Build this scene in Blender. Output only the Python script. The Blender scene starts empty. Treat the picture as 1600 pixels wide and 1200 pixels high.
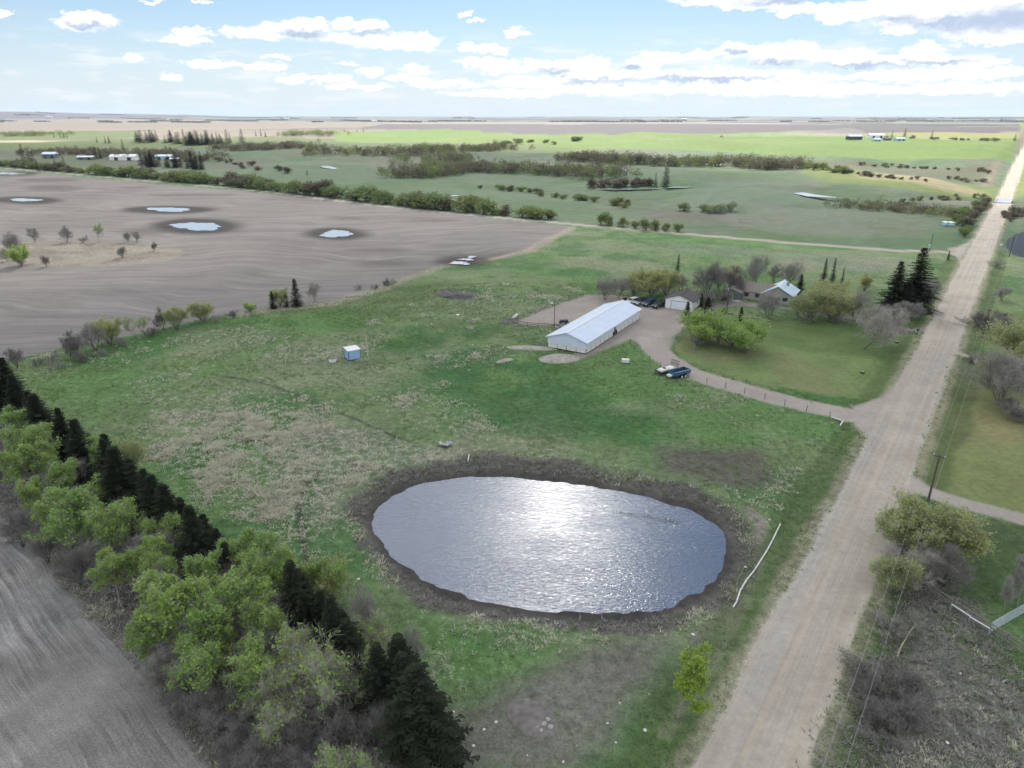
import bpy, math, random
import numpy as np
from mathutils import Vector, Matrix

# ------------------------------------------------------------------ camera, sky, sun, exposure
SC = bpy.context.scene
COL = SC.collection
R = math.radians
CAM_H = 50.0
PITCH = R(21.5)
cam_d = bpy.data.cameras.new('Camera'); cam_d.sensor_width = 36.0; cam_d.lens = 24.0
cam_d.clip_start = 0.5; cam_d.clip_end = 60000.0
cam = bpy.data.objects.new('Camera', cam_d); COL.objects.link(cam)
cam.location = (0, 0, CAM_H); cam.rotation_euler = (R(90) - PITCH, 0, 0)
SC.camera = cam

SUN_EL, SUN_AZ = R(36.0), R(4.5)          # azimuth measured from +Y towards +X
sun_d = bpy.data.lights.new('Sun', 'SUN'); sun_d.energy = 4.0; sun_d.angle = R(4.0); sun_d.color = (1.0, 0.95, 0.87)
sun = bpy.data.objects.new('Sun', sun_d); COL.objects.link(sun)
sdir = Vector((math.sin(SUN_AZ) * math.cos(SUN_EL), math.cos(SUN_AZ) * math.cos(SUN_EL), math.sin(SUN_EL)))
sun.rotation_euler = sdir.to_track_quat('Z', 'Y').to_euler(); sun.location = (0, 0, 300)

SC.view_settings.view_transform = 'Standard'
SC.view_settings.look = 'None'
SC.view_settings.exposure = 1.08
SC.view_settings.gamma = 1.0
SC.view_settings.use_curve_mapping = False
SC.cycles.max_bounces = 5; SC.cycles.diffuse_bounces = 2; SC.cycles.glossy_bounces = 3
SC.cycles.transparent_max_bounces = 12; SC.cycles.volume_bounces = 0
SC.cycles.transmission_bounces = 3
SC.cycles.use_denoising = True
SC.cycles.sample_clamp_indirect = 4.0

F_PX = 1600 * 24.0 / 36.0
CP, SP = math.cos(PITCH), math.sin(PITCH)
def ray(px, py):
    u = (px - 800) / F_PX; v = (600 - py) / F_PX
    return np.array([u, CP + v * SP, -SP + v * CP])
def flat(px, py, z=0.0):
    """ground point seen at a place of the survey photograph, on the level z"""
    d = ray(px, py); t = (z - CAM_H) / d[2]
    return (d[0] * t, d[1] * t)
def flats(pts, z=0.0): return np.array([flat(x, y, z) for x, y in pts])

# ------------------------------------------------------------------ node helpers
class NT:
    def __init__(s, tree): s.t = tree; s.n = tree.nodes; s.l = tree.links
    def new(s, typ, **kw):
        nd = s.n.new(typ)
        for k, v in kw.items():
            if hasattr(nd, k): setattr(nd, k, v)
        return nd
    def put(s, sock, v):
        if v is None: return
        if hasattr(v, 'is_output'): s.l.new(v, sock)
        elif isinstance(v, (tuple, list)):
            n = len(sock.default_value); v = tuple(v)
            sock.default_value = v[:n] if len(v) >= n else v + (1.0,) * (n - len(v))
        else: sock.default_value = v
    def math(s, op, a, b=None, c=None, clamp=False):
        nd = s.new('ShaderNodeMath', operation=op, use_clamp=clamp)
        for i, v in enumerate((a, b, c)): s.put(nd.inputs[i], v)
        return nd.outputs[0]
    def vmath(s, op, a, b=None, c=None):
        nd = s.new('ShaderNodeVectorMath', operation=op)
        for i, v in enumerate((a, b, c)): s.put(nd.inputs[i], v)
        return nd.outputs['Value'] if op in ('LENGTH', 'DOT_PRODUCT', 'DISTANCE') else nd.outputs[0]
    def mix(s, f, a, b, blend='MIX'):
        nd = s.new('ShaderNodeMix', data_type='RGBA', blend_type=blend)
        s.put(nd.inputs[0], f); s.put(nd.inputs[6], a); s.put(nd.inputs[7], b)
        return nd.outputs[2]
    def noise(s, vec, scale, detail=3, rough=0.55, dist=0.0, col=False):
        nd = s.new('ShaderNodeTexNoise')
        s.put(nd.inputs['Vector'], vec); nd.inputs['Scale'].default_value = scale
        nd.inputs['Detail'].default_value = detail; nd.inputs['Roughness'].default_value = rough
        nd.inputs['Distortion'].default_value = dist
        return nd.outputs[1 if col else 0]
    def rng(s, v, a, b, c=0.0, d=1.0, smooth=False):
        nd = s.new('ShaderNodeMapRange')
        if smooth: nd.interpolation_type = 'SMOOTHSTEP'
        for i, q in enumerate((v, a, b, c, d)): s.put(nd.inputs[i], q)
        return nd.outputs[0]
    def attr(s, name, fac=False):
        nd = s.new('ShaderNodeAttribute'); nd.attribute_name = name
        return nd.outputs[2 if fac else 0]
    def pos(s): return s.new('ShaderNodeNewGeometry').outputs[0]
    def objc(s): return s.new('ShaderNodeTexCoord').outputs['Object']
    def mapv(s, vec, scale=(1, 1, 1), rot=(0, 0, 0), loc=(0, 0, 0)):
        nd = s.new('ShaderNodeMapping'); s.put(nd.inputs[0], vec)
        nd.inputs['Scale'].default_value = scale; nd.inputs['Rotation'].default_value = rot; nd.inputs['Location'].default_value = loc
        return nd.outputs[0]
    def bump(s, h, strength=0.5, dist=0.1):
        nd = s.new('ShaderNodeBump'); nd.inputs['Strength'].default_value = strength
        nd.inputs['Distance'].default_value = dist; s.put(nd.inputs['Height'], h)
        return nd.outputs[0]
    def bsdf(s, col, rough=0.8, normal=None, spec=0.3, metal=0.0, ior=None):
        nd = s.new('ShaderNodeBsdfPrincipled'); s.put(nd.inputs['Base Color'], col); s.put(nd.inputs['Roughness'], rough)
        nd.inputs['Specular IOR Level'].default_value = spec; s.put(nd.inputs['Metallic'], metal)
        if ior: nd.inputs['IOR'].default_value = ior
        if normal is not None: s.l.new(normal, nd.inputs['Normal'])
        return nd.outputs[0]
    def out(s, surf=None, vol=None):
        o = s.new('ShaderNodeOutputMaterial')
        if surf is not None: s.l.new(surf, o.inputs[0])
        if vol is not None: s.l.new(vol, o.inputs[1])
MATS = {}
def newmat(name):
    m = bpy.data.materials.new(name); m.use_nodes = True; m.node_tree.nodes.clear(); MATS[name] = m
    return m, NT(m.node_tree)

# ------------------------------------------------------------------ world: Nishita sky with cumulus
W = bpy.data.worlds.new('World'); SC.world = W; W.cycles.sampling_method = 'NONE'; W.use_nodes = True
W.node_tree.nodes.clear(); w = NT(W.node_tree)
def azel(px, py):
    d = ray(px, py); d = d / np.linalg.norm(d)
    return math.atan2(d[0], d[1]), math.asin(d[2])
sky = w.new('ShaderNodeTexSky'); sky.sky_type = 'NISHITA'; sky.sun_disc = False
sky.sun_elevation = SUN_EL; sky.sun_rotation = SUN_AZ
sky.air_density = 1.0; sky.dust_density = 0.25; sky.ozone_density = 2.5; sky.altitude = 600
gen = w.new('ShaderNodeTexCoord').outputs['Generated']
dirn = w.vmath('NORMALIZE', gen)
sp = w.new('ShaderNodeSeparateXYZ'); w.l.new(dirn, sp.inputs[0])
az = w.math('ARCTAN2', sp.outputs[0], sp.outputs[1]); el = w.math('ARCSINE', sp.outputs[2])
cb = w.new('ShaderNodeCombineXYZ'); w.l.new(az, cb.inputs[0]); w.l.new(el, cb.inputs[1])
P0 = cb.outputs[0]
pst = w.mapv(P0, scale=(1, 1.9, 1))
warp = w.vmath('SUBTRACT', w.noise(pst, 42, 5, 0.66, col=True), (0.5, 0.5, 0.5))
warp_a = w.vmath('MULTIPLY', warp, (0.060, 0.026, 0))
PW = w.vmath('ADD', P0, warp_a)
CLOUDS = [(137,33,44,13),(120,38,30,8),(280,62,40,6),(305,49,26,7),(400,52,50,8),(455,46,60,13),(490,38,22,10),(540,38,20,9),(575,42,30,10),(545,60,45,9),(620,64,62,12),(655,66,30,14),
 (208,91,15,7),(265,119,17,7),(330,99,42,6),(390,104,26,5),(435,106,22,5),(428,90,20,3),(725,22,12,4),(742,34,9,4),(805,51,22,6),(582,111,15,7),(545,98,20,3),(770,77,27,7),(760,98,45,7),(795,108,40,8),(728,75,13,8),
 (465,124,30,6),(520,122,30,5),(650,108,20,6),(640,122,40,5),(700,130,60,6),(560,135,50,5),(240,1,22,3),(315,1,14,3),(5,22,9,5),
 (880,103,60,10),(930,98,30,9),(1000,102,30,10),(1060,88,60,7),(1150,78,26,13),(1105,85,30,6),(1215,86,45,15),(1250,77,30,12),(1305,90,60,10),(1440,76,38,10),(1390,95,110,10),(1500,97,70,8),
 (960,118,120,9),(1100,117,140,9),(1180,126,120,9),(1420,117,130,8),(1540,115,70,9),(850,128,80,8),(1000,138,150,8),(1250,140,200,8),(1480,138,130,8),(800,145,100,6),
 (1120,1,70,6),(1190,6,70,8),(1240,16,40,6),(1225,23,18,4),(1275,12,20,5),
 (1340,16,70,14),(1300,28,25,10),(1420,8,80,18),(1500,12,90,22),(1570,20,70,26),(1440,32,90,10),(1540,44,90,16),(1410,48,25,7),(1560,62,60,8),(1470,2,120,14)]
DARKS = [(1545,36,95,13),(1470,34,60,7),(1590,30,60,16),(1400,32,35,5),(1230,2,60,5),(1215,98,42,4),(1345,103,70,4),(1460,99,50,3),(870,111,24,4),(990,105,16,5),(470,52,34,5),(1150,82,13,5),(140,40,28,4),(1100,124,90,3),(950,128,60,3),(575,52,30,3)]
def field(lst, vec):
    cur = None
    for (cx, cy, rx, ry) in lst:
        a0, e0 = azel(cx, cy); a1, _ = azel(cx + rx, cy); _, e1 = azel(cx, cy - ry)
        sx, sy = 1 / abs(a1 - a0), 1 / abs(e1 - e0)
        ln = w.vmath('LENGTH', w.vmath('MULTIPLY_ADD', vec, (sx, sy, 0), (-a0 * sx, -e0 * sy, 0)))
        cur = ln if cur is None else w.math('MINIMUM', cur, ln)
    return cur
cl = w.rng(field(CLOUDS, PW), 1.28, 0.78, 0, 1, True)
dk = w.rng(field(DARKS, PW), 2.3, 0.2, 0, 1.0, True)
# thin streaky cloud low over the horizon
low = w.noise(w.mapv(P0, scale=(1, 5.5, 1)), 13, 6, 0.62)
low = w.math('MULTIPLY', w.rng(low, 0.48, 0.64, 0, 0.65, True), w.math('MULTIPLY', w.rng(el, 0.115, 0.06, 0, 1, True), w.rng(el, 0.0, 0.02, 0.25, 1, True)))
# broken cumulus overhead: a layer seen in perspective, brightened and thickened out of view for fill light
zz = w.math('ADD', sp.outputs[2], 0.06)
pl = w.vmath('DIVIDE', dirn, None); dv = w.new('ShaderNodeCombineXYZ')
for i in range(3): w.l.new(zz, dv.inputs[i])
w.l.new(dv.outputs[0], pl.node.inputs[1])
plv = w.mapv(pl, scale=(1, 1, 0), loc=(3.1, 1.7, 0))
ov = w.noise(plv, 1.15, 5, 0.58)
ovm = w.math('MULTIPLY', w.rng(ov, 0.43, 0.57, 0, 1, True), w.rng(el, 0.13, 0.24, 0, 1, True))
ovd = w.rng(ov, 0.56, 0.74, 0, 0.8, True)
skyc = w.mix(1.0, sky.outputs[0], (0.76, 0.90, 0.97), 'MULTIPLY')
# pale air low down
skyc = w.mix(w.rng(el, 0.15, 0.0, 0.22, 0.86, True), skyc, (7.7, 8.5, 9.4))
detail = w.rng(w.noise(pst, 95, 5, 0.6), 0.3, 0.7, 0.86, 1.06)
wh = w.mix(1.0, (12.6, 12.6, 12.7), detail, 'MULTIPLY')
cc = w.mix(dk, wh, (5.3, 6.3, 8.1))
skyc = w.mix(low, skyc, (9.6, 9.9, 10.4))
skyc = w.mix(cl, skyc, cc)
skyc = w.mix(ovm, skyc, w.mix(ovd, (15.0, 15.1, 15.3), (7.8, 8.3, 9.4)))
bg = w.new('ShaderNodeBackground'); w.l.new(skyc, bg.inputs[0]); bg.inputs[1].default_value = 0.05
wo = w.new('ShaderNodeOutputWorld'); w.l.new(bg.outputs[0], wo.inputs[0])

# ------------------------------------------------------------------ numpy noise and polygons
def _h(ix, iy, seed):
    v = np.sin(ix * 127.1 + iy * 311.7 + seed * 74.7) * 43758.5453
    return v - np.floor(v)
def vn(x, y, seed=0):
    x = np.asarray(x, float); y = np.asarray(y, float)
    xi = np.floor(x); yi = np.floor(y); fx = x - xi; fy = y - yi
    fx = fx * fx * fx * (fx * (fx * 6 - 15) + 10); fy = fy * fy * fy * (fy * (fy * 6 - 15) + 10)
    a = _h(xi, yi, seed); b = _h(xi + 1, yi, seed); c = _h(xi, yi + 1, seed); d = _h(xi + 1, yi + 1, seed)
    return (a + (b - a) * fx) * (1 - fy) + (c + (d - c) * fx) * fy
def fbm(x, y, octv=4, seed=0, gain=0.5):
    s = 0; a = 1; t = 0
    for i in range(octv):
        ang = 0.6 * i
        s = s + a * vn((x * math.cos(ang) - y * math.sin(ang)) * 2 ** i + 17 * i, (x * math.sin(ang) + y * math.cos(ang)) * 2 ** i - 9 * i, seed + i); t += a; a *= gain
    return s / t
def sst(a, b, x):
    t = np.clip((x - a) / (b - a), 0, 1); return t * t * (3 - 2 * t)
def psd(poly, x, y):
    """signed distance to a closed polygon, negative inside"""
    x = np.asarray(x, float); y = np.asarray(y, float)
    d = np.full(x.shape, 1e18); ins = np.zeros(x.shape, bool); n = len(poly)
    for i in range(n):
        ax, ay = poly[i]; bx, by = poly[(i + 1) % n]; ex, ey = bx - ax, by - ay
        t = np.clip(((x - ax) * ex + (y - ay) * ey) / (ex * ex + ey * ey + 1e-9), 0, 1)
        d = np.minimum(d, (x - ax - t * ex) ** 2 + (y - ay - t * ey) ** 2)
        if ay != by:
            c = ((ay > y) != (by > y)) & (x < (bx - ax) * (y - ay) / (by - ay) + ax); ins ^= c
    d = np.sqrt(d); return np.where(ins, -d, d)
def pld(line, x, y):
    """distance to an open polyline"""
    x = np.asarray(x, float); y = np.asarray(y, float); d = np.full(x.shape, 1e18)
    for (ax, ay), (bx, by) in zip(line[:-1], line[1:]):
        ex, ey = bx - ax, by - ay
        t = np.clip(((x - ax) * ex + (y - ay) * ey) / (ex * ex + ey * ey + 1e-9), 0, 1)
        d = np.minimum(d, (x - ax - t * ex) ** 2 + (y - ay - t * ey) ** 2)
    return np.sqrt(d)
def smoothline(pts, n=6):
    pts = [np.array(p, float) for p in pts]; P = [2 * pts[0] - pts[1]] + pts + [2 * pts[-1] - pts[-2]]; out = []
    for i in range(1, len(P) - 2):
        for k in range(n):
            t = k / n
            out.append(0.5 * (2 * P[i] + (P[i + 1] - P[i - 1]) * t + (2 * P[i - 1] - 5 * P[i] + 4 * P[i + 1] - P[i + 2]) * t * t + (3 * P[i] - P[i - 1] - 3 * P[i + 1] + P[i + 2]) * t ** 3))
    out.append(P[-2]); return np.array(out)
def smoothpoly(pts, n=5):
    pts = [np.array(p, float) for p in pts]; N = len(pts); out = []
    for i in range(N):
        p0, p1, p2, p3 = pts[i - 1], pts[i], pts[(i + 1) % N], pts[(i + 2) % N]
        for k in range(n):
            t = k / n
            out.append(0.5 * (2 * p1 + (p2 - p0) * t + (2 * p0 - 5 * p1 + 4 * p2 - p3) * t * t + (3 * p1 - p0 - 3 * p2 + p3) * t ** 3))
    return np.array(out)

# ------------------------------------------------------------------ plan of the place (metres)
ROAD_P = np.array([19.5, 40.7]); ROAD_D = np.array([0.7215, 1.0]); ROAD_D = ROAD_D / np.linalg.norm(ROAD_D)
ROAD_N = np.array([ROAD_D[1], -ROAD_D[0]])      # to the right of travel
ROAD_HALF = 3.85
def road_ts(x, y):
    return (x - ROAD_P[0]) * ROAD_D[0] + (y - ROAD_P[1]) * ROAD_D[1], (x - ROAD_P[0]) * ROAD_N[0] + (y - ROAD_P[1]) * ROAD_N[1]
SEC = smoothline([(172, 268), (150, 274), (109.5, 294.2), (60, 321), (31.2, 338), (0, 357.7), (-60, 401), (-120, 449), (-181.7, 501), (-300, 584), (-522, 729), (-1100, 1110), (-2400, 1990)], 5)
POND_Z = -0.9
POND = smoothpoly(flats([(583,812),(598,787),(640,763),(700,750),(770,746),(860,752),(940,764),(1020,780),(1090,803),(1125,828),(1136,855),(1130,885),(1105,915),(1065,940),(1010,955),(940,958),(860,955),(790,945),(720,929),(660,903),(615,870),(590,840)], POND_Z), 4)
DUGOUT = smoothpoly(flats([(690,462),(705,458),(730,459),(745,465),(735,469),(705,468)], -0.7), 4)
EASTPOND = smoothpoly(flats([(1572,385),(1580,370),(1605,362),(1640,366),(1650,385),(1620,402),(1590,400)], -0.6), 4)
CREEK = smoothline([flat(*p) for p in [(1640,312),(1572,309),(1500,306),(1440,309),(1380,312),(1320,316),(1270,308),(1225,300),(1150,296),(1080,294),(1020,296),(930,299),(860,286),(760,290)]], 5)
BRIDGE_T = 515.0
PLATEAU = flats([(1180,236),(1240,246),(1300,258),(1340,262),(1400,258),(1450,262),(1500,266),(1555,272),(1640,285),(2600,300),(2600,190),(900,190),(1000,222)])
def road_profile(t):
    return -2.2 * np.exp(-((t - BRIDGE_T) / 120.0) ** 2) + 3.5 * sst(BRIDGE_T + 30, BRIDGE_T + 330, t)
SECX = SEC[::-1, 0]; SECY = SEC[::-1, 1]
def hgt(x, y, micro=True):
    x = np.asarray(x, float); y = np.asarray(y, float)
    r = np.hypot(x, y); s = (y - np.interp(x, SECX, SECY)) * 0.8
    t, n = road_ts(x, y); an = np.abs(n)
    z = (fbm(x / 55, y / 55, 2, 3) - 0.5) * 1.0 * sst(0, 30, an)
    v = sst(15, 220, s) * (1 - sst(2200, 4200, r))
    v = v * sst(8, 60, an)
    z = z + v * ((fbm(x / 240, y / 240, 3, 11) - 0.5) * 19.0)
    # creek valley and the plateau behind it
    far = r > 260
    if np.any(far):
        xf, yf = x[far] if x.ndim else x, y[far] if y.ndim else y
        if not x.ndim: xf, yf = np.array([x]), np.array([y])
        cd = pld(CREEK, xf, yf); pd = psd(PLATEAU, xf, yf)
        dz = -2.5 * (1 - sst(10, 90, cd)) + 7.5 * (1 - sst(-22, 22, pd)) * (1 - sst(3000, 6000, np.hypot(xf, yf)))
        if x.ndim: z[far] += dz
        else: z = z + dz[0]
    # roads level their own ground
    wr = 1 - sst(5.5, 26, an)
    z = z * (1 - wr) + (road_profile(t) - 0.05) * wr
    # ditch beside the main road
    z = z - 0.55 * np.exp(-((an - 8.0) / 1.8) ** 2) * (t < BRIDGE_T - 25) * (t > -60) * sst(0, 20, np.abs(t - 58)) * sst(0, 8, np.abs(t - 143) )* sst(0, 12, np.abs(t - 262))
    wl = (1 - sst(3, 14, np.abs(s))) * (1 - wr) * (x < 175)
    z = z * (1 - wl) + wl * (fbm(x / 160, y / 160, 1, 5) - 0.5) * 1.0
    if np.any(far):
        g = 1 - sst(3.0, 11.0, cd); gz = np.full(xf.shape, -99.0)
        cur = z[far] if x.ndim else np.array([z])
        near_b = 1 - sst(10, 45, np.abs(road_ts(xf, yf)[0] - BRIDGE_T) + 0 * xf)
        cur = cur - (1.1 + 2.6 * near_b * (1 - sst(0, 60, np.abs(road_ts(xf, yf)[1])))) * g
        if x.ndim: z[far] = cur
        else: z = cur[0]
    # ponds in their basins
    for poly, zw, bank, lim in ((POND, POND_Z, 6.5, 40), (DUGOUT, -0.7, 3.0, 15), (EASTPOND, -0.6, 6.0, 40)):
        c = poly.mean(0); m = np.hypot(x - c[0], y - c[1]) < lim
        if np.any(m):
            xm, ym = (x[m], y[m]) if x.ndim else (np.array([x]), np.array([y]))
            sd = psd(poly, xm, ym) + (fbm(xm / 2.2, ym / 2.2, 3, 31) - 0.5) * 1.1
            zb = zw + np.where(sd < 0, np.maximum(sd * 0.25, -1.2), 0.10 * np.minimum(sd, 1.4) + sst(0.8, bank, sd) * (-zw + 0.15))
            cur = z[m] if x.ndim else np.array([z])
            k = sst(bank * 0.55, bank * 1.5, sd)
            cur = zb * (1 - k) + cur * k
            if x.ndim: z[m] = cur
            else: z = cur[0]
    # distant hills
    fr = sst(7000, 13500, r)
    a = np.arctan2(x, y)
    z = z + fr * (40 + 150 * sst(-0.25, -0.75, a) * 1.0) * (0.35 + 0.65 * fbm(a * 9 + 40, r / 4200, 3, 21))
    z = z - 14 * fr
    return z
TGRID = np.geomspace(30, 22000, 900)
def G(px, py, up=0.0):
    """where the line of sight through a place of the photograph meets the land (or the level `up` above it)"""
    d = ray(px, py); d = d / np.linalg.norm(d)
    q = np.outer(TGRID, d); z = q[:, 2] + CAM_H - hgt(q[:, 0], q[:, 1]) - up
    i = np.argmax(z < 0)
    if i == 0: i = len(TGRID) - 1
    a, b = TGRID[i - 1], TGRID[i]; za, zb = z[i - 1], z[i]
    t = a + (b - a) * za / (za - zb + 1e-9)
    return (d[0] * t, d[1] * t)
def gz(x, y): return float(hgt(np.array([x]), np.array([y]))[0])
# ------------------------------------------------------------------ object helpers
def tag(o, label=None, cat=None, group=None, kind=None):
    if label: o['label'] = label
    if cat: o['category'] = cat
    if group: o['group'] = group
    if kind: o['kind'] = kind
    return o
def mesh_np(name, verts, faces, mat=None, smooth=False):
    """faces: int array (n,3) or (n,4)"""
    verts = np.asarray(verts, np.float32); faces = np.asarray(faces, np.int32)
    me = bpy.data.meshes.new(name); n, k = faces.shape
    me.vertices.add(len(verts)); me.vertices.foreach_set('co', verts.ravel())
    me.loops.add(n * k); me.loops.foreach_set('vertex_index', faces.ravel())
    me.polygons.add(n); me.polygons.foreach_set('loop_start', np.arange(0, n * k, k, dtype=np.int32))
    if smooth: me.polygons.foreach_set('use_smooth', np.ones(n, bool))
    me.update(calc_edges=True)
    if mat: me.materials.append(MATS[mat])
    return me
def link(name, me, parent=None, loc=None):
    o = bpy.data.objects.new(name, me); COL.objects.link(o)
    if parent: o.parent = parent
    if loc is not None: o.location = loc
    return o
def thing(name, label, cat, loc=(0, 0, 0), rz=0.0, group=None):
    o = bpy.data.objects.new(name, None); COL.objects.link(o); o.empty_display_size = 0.3
    o.location = loc; o.rotation_euler = (0, 0, rz); return tag(o, label, cat, group)
class MB:
    """collects shapes for one mesh"""
    def __init__(s): s.v = []; s.f = []; s.mi = []; s.cm = 0
    def add(s, vs, fs):
        b = len(s.v); s.v += [tuple(v) for v in vs]; s.f += [tuple(b + i for i in f) for f in fs]; s.mi += [s.cm] * len(fs); return s
    def box(s, c, d, rz=0.0, taper=1.0, rx=0.0, ry=0.0):
        M = Matrix.Translation(c) @ Matrix.Rotation(rz, 4, 'Z') @ Matrix.Rotation(ry, 4, 'Y') @ Matrix.Rotation(rx, 4, 'X')
        x, y, z = d[0] / 2, d[1] / 2, d[2] / 2
        vs = [M @ Vector((sx * x * (taper if sz > 0 else 1), sy * y * (taper if sz > 0 else 1), sz * z)) for sz in (-1, 1) for sx, sy in ((-1, -1), (1, -1), (1, 1), (-1, 1))]
        return s.add(vs, [(3, 2, 1, 0), (4, 5, 6, 7), (0, 1, 5, 4), (1, 2, 6, 5), (2, 3, 7, 6), (3, 0, 4, 7)])
    def tube(s, a, b, r0, r1=None, n=8, cap=True):
        a, b = Vector(a), Vector(b); r1 = r0 if r1 is None else r1; d = (b - a).normalized()
        u = d.orthogonal().normalized(); v = d.cross(u); vs = []
        for p, r in ((a, r0), (b, r1)):
            for i in range(n):
                t = 2 * math.pi * i / n; vs.append(p + (u * math.cos(t) + v * math.sin(t)) * r)
        fs = [(i, (i + 1) % n, n + (i + 1) % n, n + i) for i in range(n)]
        if cap: fs += [tuple(range(n - 1, -1, -1)), tuple(range(n, 2 * n))]
        return s.add(vs, fs)
    def bar(s, a, b, w, h):
        """box beam between two points"""
        a, b = Vector(a), Vector(b); d = b - a; L = d.length; rz = math.atan2(d.y, d.x); ry = -math.asin(max(-1, min(1, d.z / L)))
        return s.box((a + b) / 2, (L, w, h), rz, ry=ry)
    def poly(s, vs): return s.add(vs, [tuple(range(len(vs)))])
    def prism(s, prof, y0, y1, sx=None):
        """profile in x,z pushed along y, sx optional (scale0, scale1)"""
        n = len(prof); vs = [(x, y0, z) for x, z in prof] + [(x, y1, z) for x, z in prof]
        return s.add(vs, [tuple(range(n)), tuple(range(2 * n - 1, n - 1, -1))] + [(i, n + i, n + (i + 1) % n, (i + 1) % n) for i in range(n)])
    def mesh(s, name, mat, smooth=False):
        me = bpy.data.meshes.new(name); me.from_pydata(s.v, [], s.f); me.update()
        for m in ([mat] if isinstance(mat, str) else mat): me.materials.append(MATS[m])
        if not isinstance(mat, str): me.polygons.foreach_set('material_index', s.mi)
        if smooth: me.polygons.foreach_set('use_smooth', [True] * len(s.f))
        return me
    def build(s, name, mat, parent=None, smooth=False, bevel=0.0):
        o = link(name, s.mesh(name, mat, smooth), parent)
        if bevel:
            b = o.modifiers.new('bevel', 'BEVEL'); b.width = bevel; b.segments = 2; b.limit_method = 'ANGLE'
        return o
def copy_tree(o, parent=None):
    c = o.copy(); COL.objects.link(c); c.parent = parent
    for ch in list(o.children): copy_tree(ch, c)
    return c

# ------------------------------------------------------------------ materials of the ground
def ground_mat(name, fine=1.0, tuft=1.0):
    m, n = newmat(name); p = n.pos(); a = n.attr('albedo'); dry = n.attr('dry', True)
    n1 = n.noise(p, 0.9, 4, 0.6); n2 = n.noise(p, 4.5, 3, 0.6); n3 = n.noise(p, 0.12, 4, 0.6)
    col = n.mix(1.0, a, n.mix(1.0, n.rng(n1, 0.3, 0.7, 1 - 0.28 * fine, 1 + 0.28 * fine), n.rng(n3, 0.3, 0.7, 0.86, 1.14), 'MULTIPLY'), 'MULTIPLY')
    # tussocks of last year's grass standing among the green
    mk = n.math('ADD', n.math('MULTIPLY', n.math('ADD', n.math('MULTIPLY', n1, 0.6), n.math('MULTIPLY', n2, 0.4)), 1.0), n.math('MULTIPLY', dry, 0.24))
    mk = n.math('MULTIPLY', n.rng(mk, 0.66, 0.76, 0, 1, True), n.rng(dry, 0.02, 0.25, 0, 0.92))
    straw = n.mix(n.rng(n.noise(p, 0.35, 3), 0.35, 0.65), (0.40, 0.37, 0.285), (0.30, 0.28, 0.25))
    col = n.mix(mk, col, straw)
    col = n.mix(1.0, col, n.rng(n2, 0.25, 0.75, 1 - 0.3 * fine, 1 + 0.3 * fine), 'MULTIPLY')
    hh = n.math('ADD', n.math('MULTIPLY', n1, 1.0), n.math('MULTIPLY', n2, 0.45))
    n.out(n.bsdf(col, 0.92, n.bump(hh, 0.75 * tuft, 0.32 * tuft), 0.12)); return m
ground_mat('grass'); ground_mat('short_grass', 0.55, 0.45); ground_mat('far_grass', 0.5, 1.0)
m, n = newmat('ploughed'); p = n.pos(); a = n.attr('albedo')
wv = n.vmath('ADD', p, n.vmath('MULTIPLY', n.noise(p, 0.012, 2, col=True), (70, 70, 0)))
st = n.noise(n.mapv(wv, scale=(0.035, 0.55, 1), rot=(0, 0, R(-24))), 1.0, 5, 0.65)
st2 = n.noise(n.mapv(wv, scale=(0.02, 0.16, 1), rot=(0, 0, R(-24))), 1.0, 4, 0.6)
cl2 = n.noise(p, 2.2, 4, 0.65)
f = n.mix(1.0, n.mix(1.0, n.rng(st, 0.3, 0.7, 0.82, 1.18), n.rng(st2, 0.3, 0.7, 0.84, 1.16), 'MULTIPLY'), n.rng(cl2, 0.3, 0.7, 0.9, 1.1), 'MULTIPLY')
n.out(n.bsdf(n.mix(1.0, a, f, 'MULTIPLY'), 0.95, n.bump(n.math('ADD', st, n.math('MULTIPLY', cl2, 0.4)), 0.5, 0.3), 0.1))
m, n = newmat('stubble'); p = n.pos(); a = n.attr('albedo')
wv = n.vmath('ADD', p, n.vmath('MULTIPLY', n.noise(p, 0.05, 2, col=True), (2.6, 2.6, 0)))
mp = n.mapv(wv, scale=(1, 1, 0), rot=(0, 0, R(41)))
rows = n.noise(n.mapv(mp, scale=(0.05, 1.9, 1)), 1.0, 4, 0.6)
rows2 = n.noise(n.mapv(mp, scale=(0.11, 5.5, 1)), 1.0, 3, 0.6)
pat = n.noise(p, 0.16, 5, 0.65); clod = n.noise(p, 6.0, 4, 0.7)
rowamt = n.rng(n.noise(p, 0.09, 3), 0.42, 0.6, 0.15, 1.0, True)
f = n.mix(rowamt, (1, 1, 1, 1), n.mix(1.0, n.rng(rows, 0.33, 0.67, 0.62, 1.35), n.rng(rows2, 0.33, 0.67, 0.72, 1.3), 'MULTIPLY'))
f = n.mix(1.0, f, n.mix(1.0, n.rng(pat, 0.3, 0.7, 0.72, 1.28), n.rng(clod, 0.3, 0.7, 0.66, 1.34), 'MULTIPLY'), 'MULTIPLY')
n.out(n.bsdf(n.mix(1.0, a, f, 'MULTIPLY'), 0.95, n.bump(n.math('ADD', n.math('MULTIPLY', rows2, 0.8), n.math('MULTIPLY', clod, 0.6)), 0.8, 0.18), 0.1))
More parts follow.
